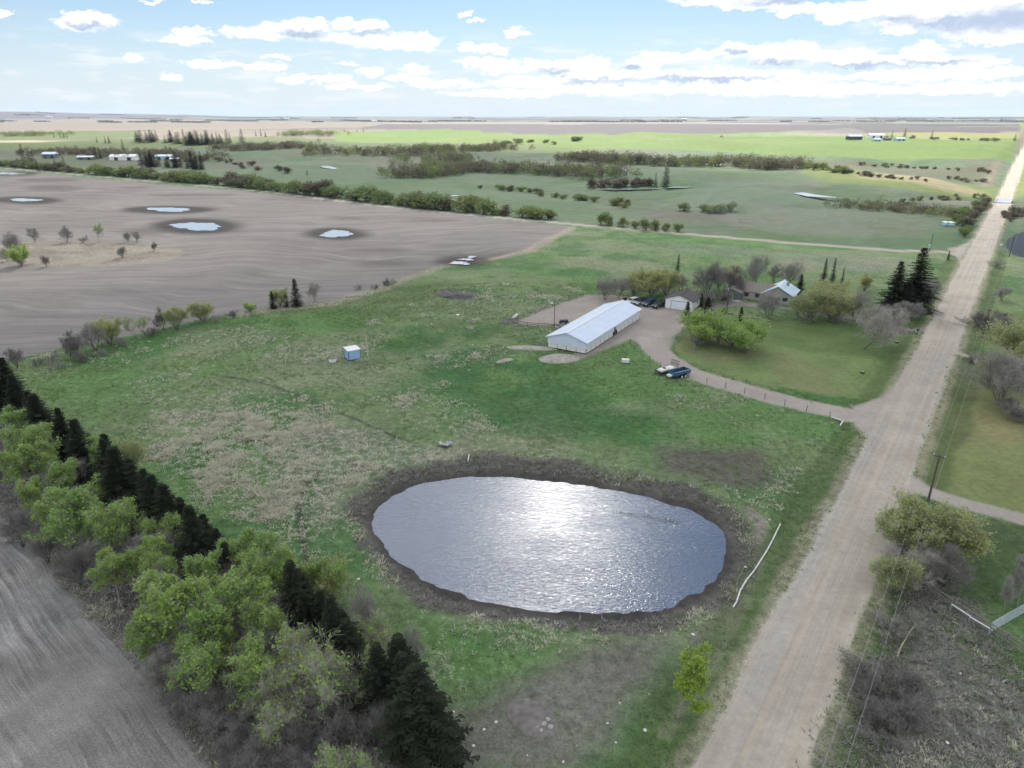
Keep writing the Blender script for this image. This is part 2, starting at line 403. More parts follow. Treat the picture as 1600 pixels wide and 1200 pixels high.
def gravel_mat(name, along):
    m, n = newmat(name); p = n.pos(); a = n.attr('albedo')
    g1 = n.noise(p, 1.1, 5, 0.65); g2 = n.noise(p, 14.0, 3, 0.7); big = n.noise(p, 0.11, 4, 0.6)
    f = n.mix(1.0, n.rng(g1, 0.3, 0.7, 0.9, 1.1), n.mix(1.0, n.rng(g2, 0.3, 0.7, 0.86, 1.14), n.rng(big, 0.3, 0.7, 0.9, 1.1), 'MULTIPLY'), 'MULTIPLY')
    if along is not None:
        rot = math.atan2(along[1], along[0])
        q = n.mapv(p, rot=(0, 0, -rot))
        tr = n.noise(n.mapv(q, scale=(0.012, 1.35, 0)), 1.0, 3, 0.6); tr2 = n.noise(n.mapv(q, scale=(0.03, 4.2, 0)), 1.0, 3, 0.6)
        f = n.mix(1.0, f, n.mix(1.0, n.rng(tr, 0.32, 0.68, 0.90, 1.09), n.rng(tr2, 0.3, 0.7, 0.95, 1.05), 'MULTIPLY'), 'MULTIPLY')
        tint = n.rng(n.noise(n.mapv(q, scale=(0.02, 0.5, 0), loc=(3, 8, 0)), 1.0, 3), 0.42, 0.62, 0, 1, True)
        col = n.mix(n.math('MULTIPLY', tint, 0.4), n.mix(1.0, a, f, 'MULTIPLY'), n.mix(1.0, a, n.mix(1.0, f, (1.05, 0.96, 0.88), 'MULTIPLY'), 'MULTIPLY'))
    else: col = n.mix(1.0, a, f, 'MULTIPLY')
    n.out(n.bsdf(col, 0.9, n.bump(n.math('ADD', g2, g1), 0.35, 0.05), 0.15))
gravel_mat('gravel_road', ROAD_D); gravel_mat('gravel', None)

# ------------------------------------------------------------------ the land: one polar sheet to the horizon, cut into fields, roads and yards
rr = [6.0]
while rr[-1] < 19000:
    q = rr[-1]; rr.append(q + min(max(0.36, (q * q + 2500) / 36000), q * 0.055 + 0.3))
rr = np.array(rr)
azf = np.radians(np.arange(-54, 54.01, 0.125)); azc = np.radians(np.arange(58, 303, 4.0))
aa = np.concatenate([azf, azc]); NA, NR = len(aa), len(rr)
RRg, AAg = np.meshgrid(rr, aa, indexing='ij')
X = (RRg * np.sin(AAg)).ravel(); Y = (RRg * np.cos(AAg)).ravel(); RAD = RRg.ravel()
Z = hgt(X, Y)
N = len(X)
ALB = np.zeros((N, 3)); DRY = np.zeros(N); ZONE = np.zeros(N, np.int8)
T_, N_ = road_ts(X, Y); AN = np.abs(N_); S_ = (Y - np.interp(X, SECX, SECY)) * 0.8
n40 = fbm(X / 40, Y / 40, 4, 51); n12 = fbm(X / 12, Y / 12, 4, 61); n4 = fbm(X / 4, Y / 4, 3, 71); n120 = fbm(X / 130, Y / 130, 4, 81)
def paint(mask, col):
    global ALB
    ALB = ALB * (1 - mask[:, None]) + np.asarray(col)[None, :] * mask[:, None]
def soft(pts, w=4.0, wob=1.0, px=True, bbox=True):
    poly = flats(pts) if px else np.asarray(pts)
    out = np.zeros(N); lo = poly.min(0) - 3 * w - 3 * wob; hi = poly.max(0) + 3 * w + 3 * wob
    m = (X > lo[0]) & (X < hi[0]) & (Y > lo[1]) & (Y < hi[1])
    sd = psd(poly, X[m], Y[m]) + (n12[m] - 0.5) * 5 * wob + (n4[m] - 0.5) * 1.6 * wob
    out[m] = 1 - sst(-w, w, sd); return out
def sline(pts, half, w=1.0, wob=0.3, px=True):
    ln = smoothline(flats(pts) if px else pts, 5); out = np.zeros(N)
    lo = ln.min(0) - 4 * half - 3 * w; hi = ln.max(0) + 4 * half + 3 * w
    m = (X > lo[0]) & (X < hi[0]) & (Y > lo[1]) & (Y < hi[1])
    d = pld(ln, X[m], Y[m]) + (n4[m] - 0.5) * wob * 2
    out[m] = 1 - sst(half - w, half + w, d); return out
G_DEEP = (0.062, 0.150, 0.048); G_MID = (0.115, 0.205, 0.072); G_DULL = (0.165, 0.215, 0.105); STRAW = (0.29, 0.265, 0.195)
DEAD = (0.235, 0.222, 0.200); MUD = (0.115, 0.104, 0.096); SOIL = (0.218, 0.203, 0.190); WET = (0.060, 0.053, 0.049)
# pasture
paint(np.ones(N), G_MID); paint(sst(0.42, 0.6, n40) * 0.8, G_DULL); paint(sst(0.52, 0.64, n12) * 0.7, G_DEEP)
paint(sst(0.56, 0.68, fbm(X / 22, Y / 22, 4, 91)) * 0.30, STRAW)
lush = soft([(600,540),(760,500),(840,540),(930,600),(1000,650),(1000,700),(860,680),(760,660),(640,600)], 12, 1.5)
paint(lush * 0.85 * sst(0.3, 0.5, n12), (0.050, 0.132, 0.044))
paint(soft([(440,470),(620,440),(700,440),(650,480),(560,500)], 10) * 0.6, (0.085, 0.135, 0.050))
dry = np.zeros(N)
for pts, k in (([(250,640),(420,620),(640,690),(760,700),(800,722),(700,735),(575,760),(525,850),(540,920),(440,880),(330,800),(220,720)], 0.72),
               ([(570,610),(700,595),(760,650),(850,700),(720,700),(620,660)], 0.5), ([(180,590),(330,575),(440,600),(330,640),(200,640)], 0.42),
               ([(60,560),(200,530),(420,500),(520,540),(420,600),(200,590)], 0.2), ([(600,955),(760,980),(1010,985),(1040,1010),(900,1030),(700,1010),(620,985)], 0.55),
               ([(690,1000),(760,1010),(700,1090),(640,1050)], 0.65), ([(650,545),(790,535),(800,570),(660,580)], 0.42), ([(480,585),(600,575),(600,600),(490,610)], 0.45),
               ([(1010,560),(1100,600),(1300,660),(1310,700),(1200,690),(1050,640)], 0.30), ([(900,700),(1060,760),(1180,810),(1190,840),(1040,770),(900,735)], 0.50),
               ([(1060,1130),(1160,980),(1230,860),(1300,720),(1340,680),(1290,790),(1210,930),(1110,1120),(1085,1180)], 0.45)):
    dry = np.maximum(dry, soft(pts, 5, 1.4) * k)
dry = np.maximum(dry, 0.30 * sst(0.49, 0.62, n12) * sst(0.42, 0.60, n40))
dry = np.maximum(dry, 0.10 * sst(0.40, 0.60, n4))
paint(dry * 0.4 * sst(0.35, 0.65, n4), DEAD)
paint(soft([(500,640),(620,690),(760,715),(690,735),(560,760),(525,850),(470,800),(430,700)], 5, 1.2) * 0.3, DEAD)
# bare patches
bare = soft([(1030,700),(1180,705),(1235,755),(1160,770),(1040,735)], 2.5, 0.8); paint(bare * 0.85, (0.125, 0.105, 0.098)); dry *= 1 - bare * 0.8
b2 = soft([(690,1110),(860,1040),(960,1000),(1050,990),(1045,1060),(960,1150),(900,1215),(620,1230)], 2.5, 1.0); paint(b2 * 0.85, (0.175, 0.16, 0.145)); dry *= 1 - b2 * 0.8
paint(sline([(1040,1140),(1110,1035),(1150,960),(1190,870)], 0.7, 0.5) * 0.8, (0.30, 0.27, 0.22))
paint(sline([(1090,1000),(1150,930),(1180,870),(1190,820),(1170,800)], 0.9, 0.6) * 0.85, (0.24, 0.215, 0.19))
for pts, hw in (([(483,890),(470,820),(470,770),(500,735)], 0.35), ([(330,585),(420,600),(520,640),(640,690)], 0.3), ([(548,722),(600,735),(640,742)], 0.8)):
    paint(sline(pts, hw, 0.4) * 0.7, (0.062, 0.060, 0.048))
paint(soft([(700,470),(640,480),(780,478),(800,468)], 6) * 0.4, DEAD)
paint(soft([(900,385),(1100,400),(1300,420),(1450,440),(1400,400),(1100,385)], 10) * 0.35, DEAD)
# pond margin
pc = POND.mean(0); pm = np.hypot(X - pc[0], Y - pc[1]) < 45; PSD = np.full(N, 99.0); PSD[pm] = psd(POND, X[pm], Y[pm])
wb = (n4 - 0.5) * 2.6 + (n12 - 0.5) * 6.5
ring = 1 - sst(2.8, 5.2, PSD + wb); paint(ring * 0.92, MUD); paint((1 - sst(0.3, 2.2, PSD + wb * 0.4)) * 0.9, (0.062, 0.057, 0.055))
dry *= 1 - ring * 0.75; dry = np.maximum(dry, 0.38 * (1 - sst(4.0, 7.5, PSD + wb)) * sst(2.2, 3.8, PSD + wb))
for poly in (DUGOUT, EASTPOND):
    c = poly.mean(0); m = np.hypot(X - c[0], Y - c[1]) < 45; q = np.full(N, 99.0); q[m] = psd(poly, X[m], Y[m])
    paint((1 - sst(1.0, 3.5, q + wb * .5)) * 0.8, MUD)
# bottom right rough ground and verge
rb = soft([(1300,1230),(1390,960),(1440,900),(1500,960),(1640,1090),(1640,1240)], 2.5, 1.2); paint(rb * 0.85, (0.165, 0.155, 0.143)); dry = np.maximum(dry, rb * 0.5)
paint(soft([(1480,975),(1540,1000),(1660,1050),(1660,1120),(1590,1080),(1520,1020)], 2.0, 1.0) * 0.75, (0.075, 0.115, 0.045))
paint(soft([(1480,800),(1640,830),(1640,960),(1500,930)], 3, 1) * 0.75, (0.060, 0.088, 0.040))
# lawns
LAWN_W = [(1048,545),(1075,520),(1120,500),(1290,505),(1432,528),(1384,622),(1290,618),(1180,598),(1080,566)]
LAWN_E = [(1428,735),(1500,568),(1520,560),(1700,560),(1700,800),(1600,803),(1500,775),(1450,758)]
LAWN_N = [(1500,545),(1515,500),(1640,480),(1640,556),(1530,550)]
for pts in (LAWN_W, LAWN_E, LAWN_N):
    lm = soft(pts, 1.2, 0.25); paint(lm, (0.165, 0.225, 0.086)); paint(lm * sst(0.45, 0.62, n12) * 0.55, (0.20, 0.195, 0.105)); paint(lm * sst(0.5, 0.62, n40) * 0.6, (0.085, 0.135, 0.047))
    dry *= 1 - lm * 0.9; ZONE[lm > 0.5] = 6
paint(soft([(1490,640),(1640,640),(1640,700),(1500,690)], 4, 1) * 0.6, (0.27, 0.235, 0.13))
paint(soft(LAWN_E, 3, 1) * 0.45, (0.20, 0.20, 0.085))
for k in range(4):      # mower and wheel marks on the near lawn
    paint(sline([(1330 + 12 * k, 600), (1395 + 8 * k, 538)], 0.35, 0.3, 0.1) * 0.35, (0.09, 0.14, 0.05))
# green verge along the main road
ver = (1 - sst(0, 1.6, np.abs(AN - 7.0) - 1.3 - (n12 - 0.5) * 3)) * (T_ > -30) * (T_ < 480); paint(ver * 0.7, (0.088, 0.122, 0.050)); dry *= 1 - ver * 0.6
# valley grassland
vz = sst(4, 18, S_) * (T_ > -1e9)
VAL = S_ > 2.5
vm = sst(0.0, 6.0, S_)
paint(vm, (0.118, 0.165, 0.100)); paint(vm * sst(0.42, 0.6, n120) * 0.75, (0.160, 0.170, 0.128)); paint(vm * sst(0.52, 0.66, fbm(X / 60, Y / 60, 4, 77)) * 0.7, (0.085, 0.145, 0.070))
paint(vm * sst(0.55, 0.68, fbm(X / 85, Y / 38, 4, 177)) * sst(0.4, 0.6, n120) * 0.65, (0.090, 0.098, 0.070)); dry[VAL] *= 0.3; ZONE[VAL & (ZONE == 0)] = 3
for pts, c, k in (([(1170,360),(1330,368),(1330,380),(1160,372)], (0.09, 0.15, 0.05), 0.6), ([(1000,330),(1200,340),(1190,352),(1010,345)], (0.14, 0.125, 0.11), 0.5),
                  ([(1180,325),(1440,330),(1470,350),(1440,372),(1200,365)], (0.15, 0.165, 0.115), 0.6),
                  ([(1260,262),(1330,272),(1430,290),(1560,292),(1566,304),(1440,304),(1300,296),(1250,280)], (0.150, 0.190, 0.058), 0.9),
                  ([(1340,280),(1450,287),(1540,296),(1540,302),(1440,297),(1340,288)], (0.30, 0.25, 0.16), 0.8),
                  ([(1250,252),(1300,258),(1560,270),(1560,290),(1430,287),(1340,275),(1280,268)], (0.115, 0.118, 0.075), 0.9),
                  ([(1540,250),(1556,262),(1530,290),(1545,290),(1562,262)], (0.32, 0.26, 0.20), 0.5),
                  ([(420,232),(700,238),(880,262),(700,262),(430,248)], (0.145, 0.148, 0.105), 0.6), ([(0,240),(380,245),(420,262),(0,258)], (0.12, 0.125, 0.085), 0.6)):
    paint(soft(pts, 6, 1.5) * k, c)
# crop and far fields
rng = np.random.default_rng(5)
FAR = sst(1150, 1500, RAD) * sst(0, 1, S_)
ct = np.floor(T_ / 800 + 0.3 * np.floor(N_ / 1600)); cn = np.floor(N_ / 805); hh = _h(ct, cn, 5); h2 = _h(ct, cn, 9)
pal = np.array([(0.24, 0.205, 0.165), (0.21, 0.185, 0.15), (0.115, 0.115, 0.115), (0.115, 0.145, 0.065), (0.14, 0.13, 0.12), (0.26, 0.225, 0.185), (0.10, 0.105, 0.11), (0.24, 0.21, 0.16)])
fc = pal[(hh * 7.999).astype(int)] * (0.85 + 0.3 * h2)[:, None]
ALB = ALB * (1 - FAR[:, None]) + fc * FAR[:, None]
bush = FAR * sst(0.50, 0.58, fbm(X / 900, Y / 420, 4, 33)) * sst(2600, 3400, RAD); paint(bush * 0.85, (0.055, 0.065, 0.062))
ZONE[(FAR > 0.5)] = 5
FIELDS = [([(-900,196),(250,187),(620,191),(560,199),(300,203),(0,206),(-900,212)], (0.24, 0.205, 0.168)),
          ([(-900,182.4),(200,182.6),(330,184),(250,187),(0,189),(-900,196)], (0.13, 0.112, 0.12)),
          ([(-600,206),(0,207),(90,205),(210,206),(220,214),(60,217),(-600,219)], (0.13, 0.155, 0.075)),
          ([(-600,219),(60,217),(130,216),(100,222),(-600,226)], (0.34, 0.29, 0.21)),
          ([(600,194),(840,194),(1230,196),(1440,199),(1590,203),(1594,210),(1420,213),(1300,214),(1130,213),(880,209),(700,204),(560,201)], (0.120, 0.104, 0.108)),
          ([(620,191),(1000,191),(1240,193),(1230,196),(840,194),(600,194)], (0.28, 0.25, 0.21)),
          ([(520,206),(620,204),(700,204),(880,209),(1130,213),(1330,216),(1590,220),(1578,258),(1500,262),(1320,256),(1230,247),(1040,238),(900,230),(800,222),(640,222),(525,221)], (0.130, 0.200, 0.050)),
          ([(1330,216),(1440,213),(1590,211),(1590,221),(1440,221)], (0.25, 0.26, 0.10)),
          ([(1590,190),(1900,188),(1900,300),(1640,285),(1575,310),(1610,240)], (0.19, 0.235, 0.075)),
          ([(640,222),(800,222),(900,230),(1040,238),(930,240),(780,233),(640,228)], (0.135, 0.175, 0.085))]
for i, (pts, c) in enumerate(FIELDS):
    poly = flats(pts); lo = poly.min(0) - 30; hi = poly.max(0) + 30
    m = (X > lo[0]) & (X < hi[0]) & (Y > lo[1]) & (Y < hi[1]); sd = psd(poly, X[m], Y[m]); k = np.zeros(N); k[m] = 1 - sst(-6, 6, sd)
    paint(k, c)
    if i in (6, 9): paint(k * sst(0.5, 0.62, n120) * 0.35, (0.19, 0.23, 0.08)); ZONE[k > 0.5] = 4
    elif i != 8: ZONE[k > 0.5] = 5
# big ploughed field
PLOUGH = flats([(-700,150 + 75),(0,264.5),(400,300.5),(800,345.5),(893,355),(862,369),(822,391),(760,404),(690,414),(640,429),(590,448),(540,462),(510,471),(420,482),(330,497),(200,527),(60,553),(-120,590),(-900,700)])
PLOUGH[0] = (-900, 975); PLOUGH[-1] = (-420, 120)
pmk = soft(PLOUGH, 0.8, 0.25, px=False); fr = soft(PLOUGH, 3.0, 0.4, px=False)
sdp = psd(PLOUGH, X, Y); fringe = (1 - sst(2.2, 4.2, np.abs(sdp - 1.5) + (n12 - 0.5) * 3)) * (S_ < -8) * (X > -75)
paint(fringe * 0.75, (0.30, 0.265, 0.205)); dry = np.maximum(dry, fringe * 0.4)
paint(pmk, SOIL); paint(pmk * sst(0.4, 0.62, n120) * 0.45, (0.265, 0.243, 0.222)); paint(pmk * sst(0.5, 0.66, fbm(X / 45, Y / 90, 4, 44)) * 0.4, (0.17, 0.153, 0.144))
dry *= 1 - pmk; ZONE[pmk > 0.5] = 1
PUDDLES = [((308,353),(37,6.2)), ((264,328),(34,3.2)), ((40,313),(23,2.4)), ((526,365),(25,5.2)), ((18,271),(24,2.0)), ((723,409),(26,5))]
def ell(c, s, k=1.0, n=40, wob=0.0, seed=0, z=0.0):
    rg = np.random.default_rng(seed); ph = rg.uniform(0, 6.28, 6)
    out = []
    for i in range(n):
        t = 2 * math.pi * i / n; q = k * (1 + wob * (math.sin(3 * t + ph[0]) * .5 + math.sin(7 * t + ph[1]) * .35 + math.sin(13 * t + ph[2]) * .3 + math.sin(2 * t + ph[3]) * .5))
        out.append(flat(c[0] + s[0] * q * math.cos(t), c[1] + s[1] * q * math.sin(t), z))
    return np.array(out)
for (c, s), ex in zip(PUDDLES, (1.9, 2.1, 2.4, 2.0, 1.7, 1.6)): paint(soft(ell(c, s, ex), 5.5, 0.5, px=False) * 0.93, WET)
for c, s in (((85,294),(45,5)), ((75,281),(48,3.5)), ((210,293),(24,2)), ((680,344),(36,2.5)), ((590,391),(50,3)), ((540,341),(25,2)), ((300,305),(70,1.5)), ((225,360),(40,4)), ((600,412),(46,3.5)), ((760,400),(40,4))):
    paint(soft(ell(c, s), 6, 1.0, px=False) * 0.6, (0.115, 0.100, 0.092))
isl = soft(ell((120,396),(165,20)), 2.0, 0.8, px=False) * (X < -10); paint(isl, (0.30, 0.265, 0.215)); paint(isl * sst(0.45, 0.6, n12) * 0.6, (0.20, 0.178, 0.15)); dry = np.maximum(dry, isl * 0.35)
ZONE[isl > 0.5] = 0
# stubble field in the near corner
STUB = flats([(-300,640),(-60,740),(0,795),(60,855),(105,905),(160,975),(215,1045),(270,1120),(345,1215),(300,1500),(-900,1500)])
STUB[0] = (-190, 130); STUB[-2] = (-10, 10); STUB[-1] = (-160, 5)
sm = soft(STUB, 0.8, 0.35, px=False); sds = psd(STUB, X, Y)
strip = (1 - sst(3, 6.5, np.abs(sds - 3) + (n4 - .5) * 3)) * (X < 0); paint(strip * 0.8, (0.165, 0.155, 0.145)); dry = np.maximum(dry * (1 - strip), strip * 0.5 * (X < -10) * (Y < 110))
paint(sm, (0.25, 0.238, 0.224)); paint(sm * sst(0.5, 0.66, n12) * 0.5, (0.30, 0.29, 0.28)); dry *= 1 - sm; ZONE[sm > 0.5] = 2
# litter floor under the shelterbelt
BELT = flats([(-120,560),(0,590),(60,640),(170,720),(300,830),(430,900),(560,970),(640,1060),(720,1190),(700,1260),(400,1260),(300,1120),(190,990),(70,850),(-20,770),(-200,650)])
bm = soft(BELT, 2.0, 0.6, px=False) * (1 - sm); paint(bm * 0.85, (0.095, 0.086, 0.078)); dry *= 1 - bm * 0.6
# roads, yard and drives
GR = np.zeros(N); GC = (0.33, 0.30, 0.27)
def gravel(mask, col, zone):
    paint(mask, col); ZONE[mask > 0.5] = zone; dry[:] = dry * (1 - mask)
YARD = flats([(798,504),(830,490),(880,472),(918,462),(960,462),(1010,470),(1050,476),(1085,483),(1105,492),(1095,502),(1070,512),(1056,526),(1050,545),(1010,548),(985,530),(905,560),(890,556),(930,530),(900,508),(850,507)])
shoulder = 1 - sst(0.2, 1.6, AN - ROAD_HALF - 0.6 - (n4 - 0.5) * 1.2)
paint(shoulder * 0.6 * (S_ < 1e9), (0.33, 0.285, 0.22))
gravel(soft(YARD, 0.8, 0.2, px=False), (0.325, 0.290, 0.255), 8)
DRIVE = [(1015,520),(1022,541),(1045,563),(1080,583),(1140,602),(1210,622),(1280,638),(1330,645),(1385,642)]
gravel(np.maximum(sline(DRIVE, 3.1, 0.6, 0.2), soft([(1330,630),(1378,620),(1400,600),(1360,690),(1335,662)], 0.7, 0.1)), (0.36, 0.32, 0.28), 8)
HOUSE_DRIVE = [(1085,500),(1120,478),(1170,477),(1230,483),(1300,492),(1370,506),(1445,516)]
gravel(np.maximum(sline(HOUSE_DRIVE, 2.0, 0.6, 0.3), soft([(1128,470),(1150,464),(1165,470),(1150,480),(1125,482)], 1.0, 0.2)), (0.245, 0.225, 0.205), 9)
gravel(np.maximum(sline([(1395,745),(1440,764),(1500,785),(1560,800),(1640,822)], 1.7, 0.5, 0.2), soft([(1418,720),(1405,770),(1440,772),(1452,760),(1430,745)], 0.6, 0.1)), (0.36, 0.325, 0.28), 10)
gravel(sline([(1470,548),(1500,552),(1522,559)], 1.2, 0.6, 0.2), (0.40, 0.35, 0.28), 10)
gravel(sline([(893,356),(850,377),(815,393),(770,405)], 1.8, 1.0, 0.5) * 0.85, (0.31, 0.275, 0.225), 0)
sdist = pld(SEC, X, Y); sr = 1 - sst(2.3, 3.4, sdist + (n4 - 0.5) * 0.6); sr[(RAD < 200)] = 0
sr = np.maximum(sr, soft([(1480,388),(1512,378),(1520,372),(1500,408),(1495,402)], 0.8, 0.1))
gravel(sr, (0.33, 0.30, 0.262), 11)
mr = 1 - sst(ROAD_HALF - 0.35, ROAD_HALF + 0.45, AN + (fbm(T_ / 7, N_ / 7, 3, 66) - 0.5) * 1.1 - 0.0006 * np.maximum(T_ - 100, 0))
gravel(mr, (0.412, 0.372, 0.315), 7)
paint(mr * sst(2.6, 3.6, AN) * 0.5, (0.46, 0.42, 0.36)); paint(mr * sst(0.5, 0.62, fbm(T_ / 60, N_ / 3, 3, 67)) * 0.4, (0.365, 0.345, 0.32))
# small relief: tussock humps and clods
near = (RAD < 230) & (ZONE < 4)
hump = (fbm(X / 1.3, Y / 1.3, 2, 99) - 0.45)
Z = Z + np.where(near, hump * (0.06 + 0.75 * np.clip(dry + 0.45 * rb + 0.25 * ring, 0, 1)) * (1 - sst(120, 230, RAD)), 0) * sst(0.2, 2.5, np.abs(PSD))
DRY = dry
ALB = np.clip(ALB * (0.94 + 0.12 * n4)[:, None], 0.01, 0.9)

i0 = (np.arange(NR - 1)[:, None] * NA + np.arange(NA)[None, :]); i1 = (np.arange(NR - 1)[:, None] * NA + (np.arange(NA)[None, :] + 1) % NA)
QUADS = np.stack([i0, i1, i1 + NA, i0 + NA], -1).reshape(-1, 4)[:, ::-1]
FZ = ZONE[QUADS[:, 0]]
VERTS = np.stack([X, Y, Z], 1)
ZN = {0: ('pasture', 'grass', 'rough green pasture with straw-coloured tussocks round the pond', 'pasture'),
      1: ('ploughed_field', 'ploughed', 'grey-brown ploughed field with wet hollows', 'field'),
      2: ('stubble_field', 'stubble', 'grey harrowed stubble field beyond the shelterbelt', 'field'),
      3: ('valley_grassland', 'far_grass', 'rolling grassland beyond the side road', 'grassland'),
      4: ('crop_field', 'far_grass', 'bright green crop field on the plateau', 'field'),
      5: ('far_farmland', 'far_grass', 'patchwork of tan and brown fields towards the horizon', 'farmland'),
      6: ('lawn', 'short_grass', 'mown lawns beside the main gravel road', 'lawn'),
      7: ('gravel_road', 'gravel_road', 'wide pale gravel road running to the horizon', 'road'),
      8: ('farmyard', 'gravel', 'gravel farmyard and its curving drive', 'driveway'),
      9: ('house_drive', 'gravel', 'narrow drive to the house under the trees', 'driveway'),
      10: ('east_drive', 'gravel', 'pale gravel drives leaving the road to the right', 'driveway'),
      11: ('side_road', 'gravel', 'narrow gravel side road along the ploughed field', 'road')}
for zi, (nm, mt, lb, ct_) in ZN.items():
    sel = QUADS[FZ == zi]
    if not len(sel): continue
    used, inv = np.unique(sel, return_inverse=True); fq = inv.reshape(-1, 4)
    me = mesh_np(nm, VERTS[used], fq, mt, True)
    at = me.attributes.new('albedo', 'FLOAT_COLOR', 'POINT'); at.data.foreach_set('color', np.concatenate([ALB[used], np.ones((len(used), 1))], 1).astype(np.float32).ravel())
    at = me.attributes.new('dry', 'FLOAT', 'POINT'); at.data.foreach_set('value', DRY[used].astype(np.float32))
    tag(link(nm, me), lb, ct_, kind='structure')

# ------------------------------------------------------------------ water
def water_mat(name, base, rough, wave, ior, wscale=1.0):
    m, n = newmat(name); p = n.pos()
    w1 = n.noise(n.mapv(p, scale=(1.0, 1.9, 1), rot=(0, 0, R(14))), 1.7 * wscale, 3, 0.55, 0.6); w2 = n.noise(n.mapv(p, scale=(1, 1.5, 1), rot=(0, 0, R(-20))), 5.5 * wscale, 2, 0.5)
    calm = n.rng(n.noise(n.mapv(p, scale=(0.5, 1.2, 1), rot=(0, 0, R(12))), 0.07, 4, 0.6), 0.34, 0.62, 0.50, 1.05, True)
    h = n.math('MULTIPLY', n.math('ADD', n.math('MULTIPLY', w1, 1.0), n.math('MULTIPLY', w2, 0.30)), calm)
    n.out(n.bsdf(base, rough, n.bump(h, 1.0, wave), 0.5, 0.0, ior))
water_mat('pond_water', (0.014, 0.052, 0.125), 0.14, 0.062, 2.0)
water_mat('puddle_water', (0.36, 0.375, 0.39), 0.06, 0.004, 2.8)  # pale base colour stands in for bright clouds mirrored in the water
water_mat('dark_water', (0.018, 0.028, 0.042), 0.5, 0.03, 1.15)
water_mat('still_water', (0.05, 0.055, 0.06), 0.08, 0.02, 2.2)
def sheet(name, poly, z, mat, grow=0.0):
    c = poly.mean(0); v = [(*(c + (p - c) * (1 + grow)), z) for p in poly]
    mb = MB(); mb.poly(v); o = mb.build(name, mat); return tag(o, kind='structure')
tag(sheet('pond', POND, POND_Z, 'pond_water', 0.035), 'oval farm pond with sun glitter and cloud reflections', 'pond')
tag(sheet('dugout_pond', DUGOUT, -0.72, 'dark_water', 0.02), 'small dark dugout behind an earth rim in the pasture', 'pond')
tag(sheet('east_pond', EASTPOND, -0.62, 'dark_water', 0.02), 'dark pond at the right edge beyond the poles', 'pond')
LBP = ['shallow puddle with ragged rim, largest in the ploughed field', 'long thin puddle just behind the largest one in the ploughed field', 'thin puddle near the left edge of the ploughed field', 'leaf-shaped puddle alone in the middle of the ploughed field', 'sliver of water at the far left field edge by the side road', 'broken puddle where the ploughed field meets the pasture']
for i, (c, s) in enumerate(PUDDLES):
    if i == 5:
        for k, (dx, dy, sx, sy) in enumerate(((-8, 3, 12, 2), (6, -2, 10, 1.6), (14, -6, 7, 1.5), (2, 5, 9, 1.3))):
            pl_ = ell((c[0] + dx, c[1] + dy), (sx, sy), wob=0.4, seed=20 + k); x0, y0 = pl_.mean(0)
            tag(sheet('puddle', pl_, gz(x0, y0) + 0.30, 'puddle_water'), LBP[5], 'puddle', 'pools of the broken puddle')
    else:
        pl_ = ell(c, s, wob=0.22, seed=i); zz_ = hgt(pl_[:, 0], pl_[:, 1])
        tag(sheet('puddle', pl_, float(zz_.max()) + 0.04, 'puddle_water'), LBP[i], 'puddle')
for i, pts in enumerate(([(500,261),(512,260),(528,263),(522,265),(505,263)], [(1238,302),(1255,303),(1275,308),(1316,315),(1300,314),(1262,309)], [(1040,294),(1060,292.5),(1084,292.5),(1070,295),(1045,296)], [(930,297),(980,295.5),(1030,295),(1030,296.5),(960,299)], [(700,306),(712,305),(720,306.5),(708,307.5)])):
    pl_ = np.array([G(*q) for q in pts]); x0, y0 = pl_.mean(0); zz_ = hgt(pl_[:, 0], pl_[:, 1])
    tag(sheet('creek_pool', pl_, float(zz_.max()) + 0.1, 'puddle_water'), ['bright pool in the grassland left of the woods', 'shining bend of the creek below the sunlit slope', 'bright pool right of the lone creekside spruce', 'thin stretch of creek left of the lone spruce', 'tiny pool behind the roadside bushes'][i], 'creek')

# ------------------------------------------------------------------ vegetation: materials
def leaf_mat(name, col, var=0.35, trans=0.45, tint=(1.25, 1.0, 0.6)):
    m, n = newmat(name); oi = n.new('ShaderNodeObjectInfo'); p = n.pos()
    k = n.noise(p, 0.9, 2, 0.6); k2 = n.noise(p, 9.0, 1, 0.5)
    c = n.mix(1.0, col + (1,), n.rng(n.math('ADD', n.math('MULTIPLY', k, 0.6), n.math('MULTIPLY', k2, 0.4)), 0.3, 0.7, 1 - var, 1 + var), 'MULTIPLY')
    c = n.mix(n.math('MULTIPLY', oi.outputs['Random'], 0.5), c, n.mix(1.0, c, tint + (1,), 'MULTIPLY'))
    d = n.new('ShaderNodeBsdfDiffuse'); t = n.new('ShaderNodeBsdfTranslucent'); n.put(d.inputs[0], c); n.put(t.inputs[0], c)
    mx = n.new('ShaderNodeMixShader'); mx.inputs[0].default_value = trans; n.l.new(d.outputs[0], mx.inputs[1]); n.l.new(t.outputs[0], mx.inputs[2]); n.out(mx.outputs[0])
leaf_mat('aspen_leaf', (0.335, 0.500, 0.150), trans=0.5, tint=(1.15, 0.95, 0.75)); leaf_mat('willow_leaf', (0.42, 0.485, 0.235), 0.3, 0.5); leaf_mat('lime_leaf', (0.42, 0.56, 0.10), 0.25, 0.55, tint=(1, 1, 1))
leaf_mat('needle', (0.032, 0.041, 0.027), 0.4, 0.08, (1.2, 1.1, 1.0)); leaf_mat('shrub_leaf', (0.125, 0.185, 0.060), 0.35, 0.35)
leaf_mat('far_twig', (0.185, 0.178, 0.135), 0.3, 0.2, (1.15, 0.92, 0.85)); leaf_mat('far_leaf', (0.205, 0.265, 0.115), 0.3, 0.3, (1.2, 0.95, 0.8))
